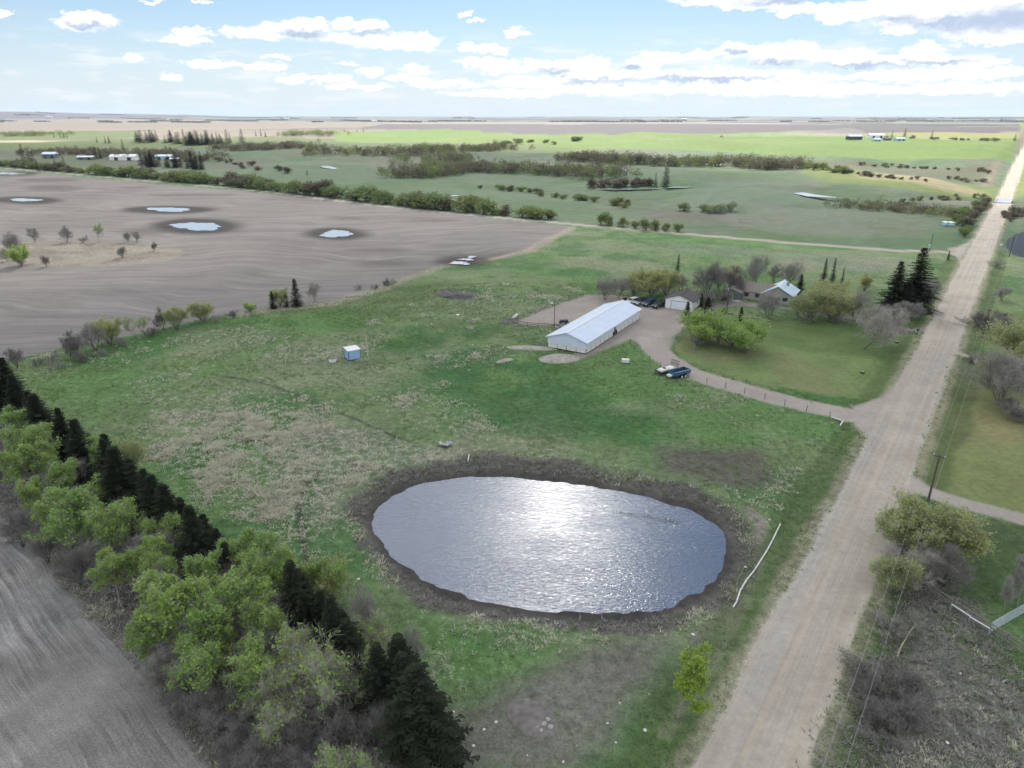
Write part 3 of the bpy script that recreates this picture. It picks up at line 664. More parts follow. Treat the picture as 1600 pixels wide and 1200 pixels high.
def bark_mat(name, col, var=0.3):
    m, n = newmat(name); p = n.objc(); k = n.noise(n.mapv(p, scale=(6, 6, 1.5)), 1.0, 3)
    n.out(n.bsdf(n.mix(1.0, col + (1,), n.rng(k, 0.3, 0.7, 1 - var, 1 + var), 'MULTIPLY'), 0.9, None, 0.1))
bark_mat('pale_bark', (0.36, 0.345, 0.31)); bark_mat('grey_bark', (0.20, 0.18, 0.162)); bark_mat('twig', (0.355, 0.338, 0.305)); bark_mat('dark_twig', (0.225, 0.213, 0.195)); bark_mat('dark_bark', (0.075, 0.062, 0.052)); bark_mat('pink_twig', (0.42, 0.39, 0.35))

# ------------------------------------------------------------------ vegetation: growing
def tubes_np(segs, k):
    s = np.array(segs, float); p0, p1, r0, r1 = s[:, :3], s[:, 3:6], s[:, 6], s[:, 7]
    d = p1 - p0; d /= np.linalg.norm(d, axis=1, keepdims=True) + 1e-9
    ref = np.where(np.abs(d[:, 2:3]) > 0.9, np.array([[1.0, 0, 0]]), np.array([[0, 0, 1.0]])); u = np.cross(d, ref); u /= np.linalg.norm(u, axis=1, keepdims=True) + 1e-9; v = np.cross(d, u)
    vs = []
    for (p, r) in ((p0, r0), (p1, r1)):
        for i in range(k):
            t = 2 * math.pi * i / k; vs.append(p + (u * math.cos(t) + v * math.sin(t)) * r[:, None])
    V = np.stack(vs, 1); n = len(s); base = (np.arange(n) * 2 * k)[:, None]
    F = np.concatenate([base + np.array([[i, (i + 1) % k, k + (i + 1) % k, k + i]]) for i in range(k)])
    return V.reshape(-1, 3), F
def leaves_np(rg, pts, size, flat_k=1.0):
    n = len(pts); a = rg.normal(size=(n, 3)); a /= np.linalg.norm(a, axis=1, keepdims=True); b = rg.normal(size=(n, 3)); b = np.cross(a, b); b /= np.linalg.norm(b, axis=1, keepdims=True) + 1e-9
    s = size * rg.uniform(0.6, 1.4, (n, 1)); V = np.stack([pts - a * s, pts - b * s * 0.55 * flat_k, pts + a * s, pts + b * s * 0.55 * flat_k], 1).reshape(-1, 3)
    return V, np.arange(n * 4).reshape(-1, 4)
def grow(rg, p, d, L, r, lvl, maxl, segs, tips, kids, up=0.25, wig=0.25, ratio=0.62, spread=0.8, start=0.3, steps=4):
    p = np.array(p, float); d = np.array(d, float) / np.linalg.norm(d); pts = [p]; dirs = [d]
    for i in range(steps):
        d = d + rg.normal(size=3) * wig * 0.5 + np.array([0, 0, up * 0.3]); d = d / np.linalg.norm(d)
        q = p + d * L / steps; ra = r * (1 - 0.75 * i / steps); rb = r * (1 - 0.75 * (i + 1) / steps)
        segs[lvl].append((*p, *q, ra, rb)); p = q; pts.append(p); dirs.append(d)
    tips.append((lvl, p, d))
    if lvl >= maxl: return
    for c in range(kids[lvl]):
        f = start + (1 - start) * (c + rg.uniform(0, 1)) / kids[lvl]; f = min(f, 0.98); i = int(f * steps); t = f * steps - i
        bp = pts[i] * (1 - t) + pts[min(i + 1, steps)] * t; pd = dirs[min(i + 1, steps)]
        a = rg.normal(size=3); a -= pd * a.dot(pd); a /= np.linalg.norm(a) + 1e-9
        sp_ = spread * rg.uniform(0.7, 1.3); nd = pd * math.cos(sp_) + a * math.sin(sp_)
        grow(rg, bp, nd, L * ratio * rg.uniform(0.7, 1.15) * (1.15 - 0.55 * f), r * 0.5 * (1.1 - 0.5 * f), lvl + 1, maxl, segs, tips, kids, up, wig, ratio, spread, 0.2, max(2, steps - 1))
def ribbons_np(rg, pts, dirs, L, wd):
    n = len(pts); d = dirs + rg.normal(size=(n, 3)) * 0.45; d[:, 2] += 0.15; d /= np.linalg.norm(d, axis=1, keepdims=True) + 1e-9
    u = np.cross(d, rg.normal(size=(n, 3))); u /= np.linalg.norm(u, axis=1, keepdims=True) + 1e-9
    l = L * rg.uniform(0.5, 1.3, (n, 1)); V = np.stack([pts - u * wd, pts + u * wd, pts + d * l + u * wd * 0.4, pts + d * l - u * wd * 0.4], 1)
    return V.reshape(-1, 3), np.arange(n * 4).reshape(-1, 4)
VAR = {}
def store(kind, H, trunk_segs, tmat, tk, crown_parts, cmats):
    """trunk mesh from segments; crown mesh from [(V,F),...] with one material each"""
    V, F = tubes_np(trunk_segs, tk); tm = mesh_np(kind + '_trunk', V, F, tmat, True)
    vs, fs, mi, o = [], [], [], 0
    for j, (V, F) in enumerate(crown_parts): vs.append(V); fs.append(F + o); mi.append(np.full(len(F), j, np.int32)); o += len(V)
    cm = mesh_np(kind + '_crown', np.concatenate(vs), np.concatenate(fs), None); [cm.materials.append(MATS[x]) for x in cmats]
    cm.polygons.foreach_set('material_index', np.concatenate(mi)); VAR.setdefault(kind, []).append((tm, cm, H))
def rp(rg, tips, n, sig, lo, lvls):
    c = np.array([t[1] for t in tips if t[0] in lvls and t[1][2] > lo]); i = rg.integers(0, len(c), n)
    return c[i] + rg.normal(size=(n, 3)) * sig
def mk_broad(kind, seed, H, stems, kids, leaf, nleaf, lsize, bark='grey_bark', twig='twig', lean=0.15, spread=0.75, ratio=0.6, r0=0.15, lo=0.35, sig=0.28, trr=0.016, stemL=0.62, up=0.28, start=0.3, ntw=2600, twl=0.85):
    rg = np.random.default_rng(seed); segs = [[], [], [], []]; tips = []
    for s in range(stems):
        a = rg.uniform(0, 6.28); l = lean * rg.uniform(0.5, 1.4) if stems > 1 else lean * 0.3
        grow(rg, (0.04 * (stems > 1) * math.cos(a), 0.04 * (stems > 1) * math.sin(a), -0.15), (math.cos(a) * l, math.sin(a) * l, 1), H * stemL * rg.uniform(0.8, 1.1), r0 * (1 if stems == 1 else 0.62), 0, 3, segs, tips, kids, up, 0.22, ratio, spread, start, 6)
    zt = max(t[1][2] for t in tips); sc = H / zt
    def S(l): return [tuple(np.array(x) * np.array([sc] * 6 + [1, 1])) for x in l]
    tips = [(l, p * sc, d) for l, p, d in tips]
    tw = [(*x[:6], max(x[6], trr), max(x[7], trr * 0.6)) for x in S(segs[2] + segs[3])]
    cand = [(p, d) for l, p, d in tips if l >= 2]; ii = rg.integers(0, len(cand), ntw)
    tp_ = np.array([cand[i][0] for i in ii]); td_ = np.array([cand[i][1] for i in ii]); back = rg.uniform(0, 1.0, (ntw, 1)) * twl
    rv, rf = ribbons_np(rg, tp_ - td_ * back + rg.normal(size=(ntw, 3)) * 0.14, td_, twl * H / 8, 0.011)
    tv, tf = tubes_np(tw, 3); parts = [(np.concatenate([tv, rv]), np.concatenate([tf, rf + len(tv)]))]; mats = [twig]
    if nleaf: parts.append(leaves_np(rg, rp(rg, tips, nleaf, sig, lo * H, (2, 3)), lsize)); mats.append(leaf)
    store(kind, H, S(segs[0] + segs[1]), bark, 5, parts, mats)
for s in range(4): mk_broad('aspen', 10 + s, 9.0, 1 + s % 2, (13, 6, 4), 'aspen_leaf', 5200, 0.15, 'pale_bark', 'twig', 0.18, 0.85, 0.5, 0.13, 0.48, 0.22, 0.014)
for s in range(3): mk_broad('leafing', 30 + s, 8.0, 2, (10, 6, 4), 'aspen_leaf', 900, 0.15, 'pale_bark', 'pink_twig', 0.25, 0.7, 0.52, 0.12, 0.5, 0.22, 0.015)
for s in range(3): mk_broad('bare', 50 + s, 8.0, 3 + s, (10, 7, 5), None, 0, 0, 'grey_bark', 'twig', 0.4, 0.8, 0.58, 0.17, trr=0.018, ntw=5500, start=0.18)
for s in range(2): mk_broad('dark_bare', 56 + s, 8.0, 3 + s, (10, 7, 5), None, 0, 0, 'dark_bark', 'dark_twig', 0.45, 0.8, 0.58, 0.15, trr=0.018, ntw=5500, start=0.18)
for s in range(2): mk_broad('blossom', 60 + s, 7.0, 2, (10, 7, 5), None, 0, 0, 'grey_bark', 'pink_twig', 0.45, 0.9, 0.60, 0.15, trr=0.018, ntw=6500)
for s in range(3): mk_broad('willow', 70 + s, 7.0, 9, (8, 5, 3), 'willow_leaf', 6500, 0.14, 'grey_bark', 'twig', 0.62, 0.7, 0.5, 0.16, 0.38, 0.34, 0.014, 0.8, 0.14, 0.15, 4500)
for s in range(3): mk_broad('green_willow', 80 + s, 6.0, 9, (8, 5, 3), 'aspen_leaf', 6500, 0.15, 'grey_bark', 'twig', 0.8, 0.65, 0.5, 0.15, 0.38, 0.34, 0.014, 0.8, 0.12, 0.15, 3500)
for s in range(3): mk_broad('shrub', 90 + s, 3.5, 8, (6, 4, 3), 'shrub_leaf', 260, 0.10, 'grey_bark', 'twig', 0.85, 0.6, 0.5, 0.07, 0.3, 0.2, 0.012, 0.8, 0.1, 0.15, 3500, 0.9)
for s in range(2): mk_broad('dark_shrub', 95 + s, 3.5, 9, (7, 5, 3), None, 0, 0.10, 'dark_bark', 'dark_twig', 0.95, 0.6, 0.5, 0.06, 0.3, 0.2, 0.014, 0.8, 0.1, 0.15, 5000, 0.9)
for s in range(2): mk_broad('sapling', 100 + s, 7.0, 1, (20, 5, 2), 'lime_leaf', 6500, 0.12, 'pale_bark', 'twig', 0.02, 0.58, 0.40, 0.09, 0.16, 0.2, 0.010, 0.95, 0.5, 0.22)
for s in range(2): mk_broad('birch', 104 + s, 6.0, 1, (9, 4, 2), None, 0, 0.1, 'pale_bark', 'pale_bark', 0.04, 0.6, 0.3, 0.06, trr=0.012, stemL=0.95)
def mk_spruce(kind, seed, H, Rb, step=0.34, base=0.08, dens=1.0):
    rg = np.random.default_rng(seed); trunk = [(0, 0, -0.15, 0, 0, H * 0.5, 0.14, 0.08), (0, 0, H * 0.5, 0, 0, H * 0.985, 0.08, 0.015)]; br, P, Sz, Dv = [], [], [], []
    z = H * base
    while z < H * 0.985:
        f = 1 - z / H; L0 = Rb * (f ** 0.82) * (1 if z > H * 0.12 else 0.9); nb = int(5 + 3 * f + rg.integers(0, 3)); ph = rg.uniform(0, 6.28)
        for b in range(nb):
            a = ph + 6.283 * b / nb + rg.normal() * 0.15; L = L0 * rg.uniform(0.55, 1.22) + 0.06; dr = -0.05 - 0.42 * f + rg.normal() * 0.06
            e = np.array([math.cos(a) * L, math.sin(a) * L, z + dr * L]); o = np.array([0, 0, z]); br.append((*o, *e, 0.022, 0.008))
            k = max(3, int(L / 0.17 * dens))
            for j in range(k):
                t = (j + 0.6) / k; q = o + (e - o) * t; q[2] += 0.10 * L * t * t
                w_ = (0.34 * L * (1 - t) + 0.13)
                for sd in (-1, 1):
                    n = np.array([-math.sin(a), math.cos(a), 0]) * sd; out = np.array([math.cos(a), math.sin(a), 0])
                    tip = q + n * w_ * rg.uniform(0.7, 1.2) + out * w_ * 0.6 + np.array([0, 0, -0.12 * w_ - 0.05 * rg.uniform()])
                    P.append((q - out * 0.10, q + out * 0.12, tip))
        z += step * rg.uniform(0.75, 1.2) * (0.55 + 0.55 * f)
    V = np.array(P).reshape(-1, 3); V += rg.normal(size=V.shape) * 0.025; F = np.arange(len(V)).reshape(-1, 3)
    Vb, Fb = tubes_np(br, 3); Fb3 = np.concatenate([Fb[:, [0, 1, 2]], Fb[:, [0, 2, 3]]])
    V1, F1 = V, F; Vt, Ft = tubes_np(trunk, 6)
    tm = mesh_np(kind + '_trunk', Vt, Ft, 'dark_bark', True)
    cm = mesh_np(kind + '_crown', np.concatenate([V1, Vb]), np.concatenate([F1, Fb3 + len(V1)])); cm.materials.append(MATS['needle']); cm.materials.append(MATS['dark_bark'])
    cm.polygons.foreach_set('material_index', np.concatenate([np.zeros(len(F1), np.int32), np.ones(len(Fb3), np.int32)])); VAR.setdefault(kind, []).append((tm, cm, H))
for s in range(3): mk_spruce('spruce', 110 + s, 10.0, 1.9 + 0.25 * s)
for s in range(2): mk_spruce('small_spruce', 115 + s, 5.0, 1.45, 0.28)
for s in range(2): mk_spruce('thin_spruce', 118 + s, 10.0, 1.5, 0.36)
TREE_RNG = np.random.default_rng(77); USED = {}
NICE = {'aspen': ('aspen_tree', 'tree'), 'leafing': ('poplar_tree', 'tree'), 'bare': ('bare_tree', 'tree'), 'dark_bare': ('bare_tree', 'tree'), 'blossom': ('bare_tree', 'tree'), 'willow': ('willow_tree', 'tree'), 'green_willow': ('willow_tree', 'tree'),
        'shrub': ('shrub', 'shrub'), 'dark_shrub': ('shrub', 'shrub'), 'sapling': ('poplar_sapling', 'tree'), 'birch': ('birch_tree', 'tree'), 'spruce': ('spruce_tree', 'spruce'), 'small_spruce': ('spruce_tree', 'spruce'), 'thin_spruce': ('spruce_tree', 'spruce')}
def plant(kind, px, py, H, label, group=None, top=True, wide=1.0, xy=None):
    x, y = xy if xy is not None else (G(px, py, H) if top else G(px, py))
    i = USED.get(kind, 0); USED[kind] = i + 1; tm, cm, H0 = VAR[kind][i % len(VAR[kind])]
    nm, ct = NICE[kind]; t = thing(nm, label, ct, (x, y, gz(x, y)), TREE_RNG.uniform(0, 6.28), group); s = H / H0
    t.scale = (s * wide * TREE_RNG.uniform(0.93, 1.07), s * wide * TREE_RNG.uniform(0.93, 1.07), s)
    link('trunk', tm, t); link('crown', cm, t); return t
ORD = ['first', 'second', 'third', 'fourth', 'fifth', 'sixth', 'seventh', 'eighth', 'ninth', 'tenth', 'eleventh', 'twelfth', 'thirteenth', 'fourteenth', 'fifteenth', 'sixteenth', 'seventeenth', 'eighteenth', 'nineteenth', 'twentieth', 'twenty-first', 'twenty-second', 'twenty-third', 'twenty-fourth', 'twenty-fifth', 'twenty-sixth', 'twenty-seventh', 'twenty-eighth', 'twenty-ninth', 'thirtieth', 'thirty-first', 'thirty-second', 'thirty-third', 'thirty-fourth']

# shelterbelt, listed from the far left end to the near end by the pond
for i, (px, py, H) in enumerate(sorted([(-60,505,11),(-28,535,11),(44,602,9.5),(105,646,9),(165,688,9),(220,730,9),(276,775,9),(310,800,8),(334,824,8),(352,846,8),(468,900,8.5),(498,920,8.5),(528,948,8.5),(626,1016,9.5),(650,1050,9),(2,560,11.5),(28,588,10.5),(58,612,10),(90,632,10),(120,650,9.5),(152,676,9),(178,696,9.5),(206,716,9.5),(236,738,9.5),(262,760,9.5),(292,782,9),(452,884,9.5),(482,902,9.5),(512,928,9.5),(545,958,9),(588,1010,8.5),(612,996,11.5),(640,1030,10.5),(662,1066,9)])):
    jr = np.random.default_rng(500 + i); H = H * jr.uniform(0.82, 1.22)
    plant('spruce', px + jr.normal() * 7, py + jr.normal() * 5, H, f'dark spruce of the shelterbelt, {ORD[i] if i < 34 else "last"} from the far left end', 'spruces of the shelterbelt', wide=1.45 + 0.5 * jr.uniform())
for i, (px, py, H) in enumerate([(12,638,8),(44,672,9),(62,690,8),(10,700,8),(128,682,7.5),(160,700,7),(110,766,9.5),(72,780,8),(38,752,6.5),(190,792,8.5),(168,858,7.5),(212,850,7),(258,912,10.5),(292,922,9),(222,952,7.5),(300,996,7.5),(346,980,6),(366,1030,7.5),(392,826,8.5),(428,856,8.5),(366,846,7),(370,914,8),(340,900,7),(512,872,6.5),(486,878,6),(150,742,7),(88,722,7.5),(240,806,7),(320,868,7.5),(420,925,7.5),(140,806,6.5),(250,870,6.5),(400,985,6)]):
    plant('aspen', px, py, H, f'fresh green aspen in the shelterbelt, {ORD[i]} of the green ones counted from the left end', 'green aspens of the shelterbelt', wide=1.0 if H < 9 else 1.2)
for i, (px, py, H) in enumerate([(476,988,9),(526,984,9.5),(440,1012,7.5),(560,1040,6.5),(560,985,6),(424,1072,7),(546,1148,7),(390,1080,6),(330,1010,6),(600,1020,6.5)]):
    plant('leafing', px, py, H, f'half-leafed pale poplar at the near end of the shelterbelt, {ORD[i]} of these poplars', 'half-leafed poplars of the shelterbelt')
for i, (px, py, H) in enumerate([(380,1092,6),(460,1070,6),(510,1080,5.5),(590,1092,6),(630,1120,5),(450,1140,5.5),(520,1120,5),(600,1165,5),(330,1080,5),(290,1050,5),(150,830,5.5),(110,855,5),(240,880,6),(330,960,6),(410,950,6.5),(420,1000,6),(190,750,6),(90,730,6),(340,870,6),(230,830,6),(20,800,5),(60,830,4.5),(260,1010,5),(400,1170,5),(470,1180,5),(560,1195,5),(650,1180,5),(350,1140,4.5),(500,1020,6),(575,1130,5.5),(-20,690,6),(30,640,6)]):
    plant('dark_bare' if i % 3 != 1 else 'bare', px, py, H, f'leafless grey tree inside the shelterbelt, {ORD[i]} of the leafless ones', 'leafless trees of the shelterbelt', wide=1.15)
plant('willow', 510, 890, 5.5, 'yellow-green willow at the pond side of the shelterbelt'); plant('willow', 185, 690, 6, 'yellow-green willow behind the spruce row at its left end', wide=0.8)
plant('bare', 565, 925, 6, 'thin grey leafless tree between shelterbelt and pond', wide=0.8); plant('bare', 645, 985, 5, 'wispy leafless tree beside the last tall spruces', wide=0.7)
plant('leafing', 580, 980, 6, 'slender poplar with sparse leaves beside the last tall spruces')

# along the edge of the ploughed field
for i, (px, py, H, k) in enumerate([(28,575,4.5,'dark_bare'),(110,557,6.3,'dark_bare'),(120,560,4.5,'dark_bare'),(150,548,7,'bare'),(172,538,6.6,'willow'),(217,530,6,'leafing'),(256,515,5.8,'dark_bare'),(276,514,5.5,'willow'),(318,503,5.2,'willow'),(392,488,3.0,'green_willow'),(438,478,5.2,'willow'),(492,472,5.2,'blossom')]):
    plant(k, px, py, H, f'thin grey bush tree on the ploughed field edge, {ORD[i]} from the left', 'bush trees on the ploughed field edge', top=False, wide=1.0)
for px, py, H, lb in ((427,482,5.0,'short dark spruce left of the tall one at the ploughed field edge'), (448,479,4.2,'slim dark spruce between two others at the ploughed field edge'), (464,478,8.0,'tallest dark spruce at the ploughed field edge')):
    plant('small_spruce', px, py, H, lb, top=False)
for i, (px, py) in enumerate([(340,503),(365,495),(80,566),(60,572),(190,540),(235,525),(560,452),(605,447),(612,446),(585,452),(90,575),(130,565),(160,556)]):
    plant('dark_shrub' if i % 2 else 'shrub', px, py, 1.6 + 0.4 * (i % 3), f'low scrub bush between the trees on the ploughed field edge, {ORD[i]} of these', 'low scrub on the ploughed field edge', top=False)
# the island of rough grass in the ploughed field
for i, (px, py, H, k) in enumerate([(24,398,9,'bare'),(34,416,7.5,'green_willow'),(55,379,6.5,'bare'),(105,379,7,'bare'),(154,378,8,'leafing'),(200,378,4.5,'bare'),(214,379,5,'bare'),(192,403,4.2,'dark_bare'),(241,392,3.8,'dark_bare'),(73,417,4.0,'dark_bare'),(12,408,5,'bare'),(130,379,3,'shrub')]):
    plant(k, px, py, H, f'scrubby tree on the dry grass island in the ploughed field, {ORD[i]} of twelve', 'scrub trees on the grass island', top=False, wide=0.9)

# round the house and yard
for k, px, py, H, lb, wd in (
    ('green_willow', 1086, 539, 6.8, 'bright green willow clump at the inner bend of the yard drive', 1.15), ('green_willow', 1104, 531, 6.4, 'green willow right behind the clump at the yard drive bend', 1.0),
    ('green_willow', 1166, 551, 6.6, 'bright green willow standing alone on the lawn right of the drive bend', 1.2), ('green_willow', 1144, 541, 6.2, 'green willow left of the lone lawn willow', 1.0), ('bare', 1122, 536, 6.0, 'grey leafless tree between the green lawn willows', 1.0),
    ('small_spruce', 1073, 497, 4.6, 'small dark spruce in front of the white garage', 1.0), ('small_spruce', 1104, 496, 5.6, 'broad dark spruce at the right corner of the white garage', 1.15), ('small_spruce', 1127, 516, 5.6, 'dark spruce between the green willows and the yard pole', 0.9), ('small_spruce', 1157, 501, 3.8, 'little dark spruce right of the yard pole', 1.0),
    ('thin_spruce', 1058, 432, 7.6, 'lone slim spruce behind the bushes beyond the parked cars', 0.9), ('small_spruce', 1248, 462, 6.5, 'dark spruce touching the right end of the house', 0.95), ('thin_spruce', 1286, 441, 7.8, 'left one of two slim spruces behind the house', 1.0), ('thin_spruce', 1300, 440, 7.8, 'right one of two slim spruces behind the house', 0.9), ('thin_spruce', 1315, 444, 5.5, 'small spruce right of the two slim spruces', 0.8),
    ('spruce', 1393, 487, 14, 'tall dark spruce by the house drive, left of the taller one', 1.6), ('spruce', 1424, 485, 17.5, 'tallest dark spruce, next to the road at the house drive', 1.5), ('small_spruce', 1410, 490, 9, 'lower dark spruce between the two tall ones at the house drive', 1.4),
    ('small_spruce', 1481, 406, 3.4, 'small lone spruce at the corner of the two roads', 0.75), ('thin_spruce', 1095, 484, 5.0, 'slim spruce beside the garage right wall', 1.0),
    ('bare', 1201, 497, 6.2, 'leafless spreading tree in front of the house', 1.15), ('willow', 1266, 500, 7.4, 'big yellow-green willow right of the house', 1.15), ('willow', 1302, 504, 7.2, 'yellow-green willow, right neighbour of the big one by the house', 1.1), ('willow', 1290, 484, 7.6, 'yellow-green willow behind the pair right of the house', 1.1),
    ('bare', 1335, 502, 7.5, 'leafless tree left of the tall spruces', 1.0), ('blossom', 1348, 545, 8.4, 'pale leafless tree standing in the lawn near the road', 1.1), ('blossom', 1374, 522, 7.0, 'pinkish leafless tree between lawn tree and tall spruces', 1.1), ('bare', 1246, 493, 4.8, 'leafless tree between the house and the yellow-green willows', 1.0),
    ('dark_bare', 1440, 482, 6.2, 'leafless thicket tree right of the tallest spruce', 1.2), ('bare', 1452, 466, 5.6, 'grey thicket tree nearest the road right of the spruces', 1.1), ('willow', 1350, 455, 4.6, 'small yellow-green willow behind the drive trees', 1.0), ('bare', 1232, 445, 6.5, 'leafless tree behind the right end of the house roof', 1.0),
    ('bare', 945, 468, 6.0, 'grey bush tree at the left end of the row behind the parked cars', 1.1), ('bare', 966, 466, 5.6, 'grey bush tree behind the white car', 1.1), ('willow', 990, 464, 6.0, 'yellow-green willow behind the second parked car', 1.0), ('willow', 1018, 463, 7.4, 'yellow-green willow behind the dark parked cars', 1.1), ('willow', 1040, 460, 6.6, 'yellow-green willow left of the garage roof', 1.0), ('bare', 1062, 456, 5.4, 'grey bush tree behind the garage', 1.0),
    ('dark_bare', 1104, 462, 8.4, 'dark leafless tree right behind the garage', 1.05), ('bare', 1122, 452, 6.4, 'grey leafless tree right of the dark one behind the garage', 1.0), ('dark_bare', 1152, 462, 8.2, 'forked dark leafless tree left of the house', 1.05), ('bare', 1180, 452, 9.5, 'tall leafless tree behind the left end of the house', 0.8), ('willow', 1140, 446, 5.4, 'yellow-green bush behind the forked tree', 1.0), ('bare', 1208, 440, 5.4, 'faint leafless tree behind the house ridge', 0.9), ('shrub', 1090, 470, 2.6, 'leafless hedge bush beside the garage back corner', 1.3), ('dark_shrub', 1112, 474, 3.4, 'dark hedge bush left of the yard pole', 1.6), ('dark_shrub', 1128, 470, 3.0, 'dark hedge bush behind the yard pole', 1.6),
    ('bare', 1395, 508, 5.0, 'low leafless tree in front of the tall spruces', 1.2), ('bare', 1422, 500, 4.5, 'low leafless thicket at the mouth of the house drive', 1.3)):
    big = 1.0 if 'spruce' in k else 1.12
    plant(k, px, py, H * big, lb, top=False, wide=wd * (1.1 if 'spruce' not in k else 1.15))
# right of the road
for k, px, py, H, lb, wd in (
    ('willow', 1412, 862, 6.0, 'rounded yellow willow beside the road below the right drive', 1.0), ('willow', 1452, 868, 7.2, 'largest rounded yellow willow beside the right drive', 1.05), ('willow', 1398, 925, 4.6, 'smaller yellow willow at the road edge below the rounded ones', 0.95), ('blossom', 1440, 930, 5.0, 'grey leafless tree behind the smaller roadside willow', 1.0), ('dark_bare', 1470, 915, 4.8, 'dark leafless thicket beside the corral rails', 1.1),
    ('dark_shrub', 1375, 1075, 3.0, 'dark leafless thicket under the wires at the near verge', 1.1), ('dark_shrub', 1400, 1110, 3.4, 'dark leafless thicket, right of the one under the wires', 1.2), ('dark_shrub', 1372, 1150, 2.8, 'dark leafless thicket lowest in the right verge', 1.1), ('shrub', 1345, 1055, 1.8, 'small grey shrub on the right verge near the road', 1.0), ('shrub', 1390, 990, 2.2, 'green-tipped shrub beside the broken rails', 1.0), ('shrub', 1420, 985, 1.8, 'small grey shrub right of the broken rails', 1.0),
    ('bare', 1560, 632, 10.5, 'big grey leafless tree on the right lawn', 1.0), ('willow', 1588, 560, 9.0, 'yellow-green willow at the right frame edge', 1.1), ('willow', 1545, 600, 5.0, 'yellow-green willow left of the big leafless tree', 1.0), ('bare', 1592, 610, 7.5, 'leafless tree behind the big one at the right edge', 1.0), ('dark_shrub', 1590, 650, 3.0, 'dark brush heap under the trees at the right edge', 1.6), ('willow', 1615, 590, 8.0, 'willow cut by the right frame edge', 1.0),
    ('dark_shrub', 1532, 514, 4.0, 'dark bush patch left under the second power pole', 1.6), ('dark_shrub', 1552, 512, 4.0, 'dark bush patch right under the second power pole', 1.6), ('dark_shrub', 1522, 570, 2.2, 'round dark shrub at the end of the short right drive', 0.8), ('shrub', 1556, 416, 2.2, 'brown bush at the foot of the third power pole', 1.3), ('bare', 1565, 470, 4.0, 'pinkish scrub above the dark bush patches', 1.2),
    ('birch', 1580, 945, 5.0, 'thin pale birch in the corral, left of the pair', 0.8), ('birch', 1590, 948, 6.2, 'thin pale birch in the corral, tallest one', 0.8), ('birch', 1568, 955, 4.2, 'thin pale birch in the corral, shortest one', 0.8),
    ('sapling', 1059, 1122, 7.6, 'bright lime-green sapling alone beside the near road', 1.05)):
    plant(k, px, py, H, lb, top=False, wide=wd * (1.0 if k in ('sapling', 'birch') else 1.2))

# ------------------------------------------------------------------ far trees: whole trees as one mesh, too small to show their parts
FARV = {}
def bush_np(rg, H, W_, n, size=0.34):
    c = []
    for k in range(11): a = rg.uniform(0, 6.28); q = rg.uniform(0, 0.8) * W_; c.append((math.cos(a) * q, math.sin(a) * q, H * rg.uniform(0.22, 0.78) * (1 - 0.25 * q / W_), W_ * rg.uniform(0.30, 0.5), H * rg.uniform(0.18, 0.28)))
    c = np.array(c); i = rg.integers(0, len(c), n); d = rg.normal(size=(n, 3)); d /= np.linalg.norm(d, axis=1, keepdims=True); d *= rg.uniform(0.3, 1.08, (n, 1))
    P = c[i, :3] + d * np.stack([c[i, 3], c[i, 3], c[i, 4]], 1); P[:, 2] = np.abs(P[:, 2])
    return c, P
def far_bush(kind, seed, H, W_, n, mat, tw):
    rg = np.random.default_rng(seed); c, P = bush_np(rg, H, W_, n); V, F = leaves_np(rg, P, 0.30)
    r1, f1 = ribbons_np(rg, P[: n // 1], np.tile(np.array([[0, 0, 1.0]]), (n, 1)), 0.9, 0.022); V = np.concatenate([V, r1]); F = np.concatenate([F, f1 + len(V) - len(r1)])
    st = [(0, 0, -0.3, *c[k][:3], 0.08, 0.03) for k in range(11)]
    Vt, Ft = tubes_np(st, 3); me = mesh_np(kind, np.concatenate([V, Vt]), np.concatenate([F, Ft + len(V)])); me.materials.append(MATS[mat]); me.materials.append(MATS[tw])
    me.polygons.foreach_set('material_index', np.concatenate([np.zeros(len(F), np.int32), np.ones(len(Ft), np.int32)])); FARV.setdefault(kind, []).append((me, H))
for s in range(4): far_bush('brown', 200 + s, 6.0, 3.4, 650, 'far_twig', 'grey_bark')
for s in range(4): far_bush('green', 210 + s, 6.0, 3.4, 700, 'far_leaf', 'grey_bark')
for s in range(3):
    tm, cm, H0 = VAR['thin_spruce' if s < 2 else 'spruce'][s % 2]; FARV.setdefault('spruce', []).append((cm, H0))
def wood(pts, n, H, jx, wide, label, mats=('far_twig',), dens=190, size=0.62):
    """a wood that reads as one mass"""
    w_ = np.array([G(*p) for p in pts]); d = np.concatenate([[0], np.cumsum(np.hypot(*np.diff(w_, axis=0).T))]); rg = np.random.default_rng(int(abs(pts[0][0]) * 7 + n)); vs, fs, mi, o = [], [], [], 0
    for i in range(n):
        t = d[-1] * (i + rg.uniform(0, 1)) / n; x = np.interp(t, d, w_[:, 0]) + rg.normal() * jx; y = np.interp(t, d, w_[:, 1]) + rg.normal() * jx * 1.3; h = H * rg.uniform(0.65, 1.25)
        c, P = bush_np(rg, h, h * 0.55 * wide, dens); P += np.array([x, y, gz(x, y) - 0.2]); V, F = leaves_np(rg, P, size); vs.append(V); fs.append(F + o); o += len(V); mi.append(np.full(len(F), rg.integers(len(mats)), np.int32))
    me = mesh_np('woodland', np.concatenate(vs), np.concatenate(fs)); [me.materials.append(MATS[q]) for q in mats]; me.polygons.foreach_set('material_index', np.concatenate(mi))
    tag(link('woodland', me), label, 'woodland', kind='stuff')
FCNT = [0]
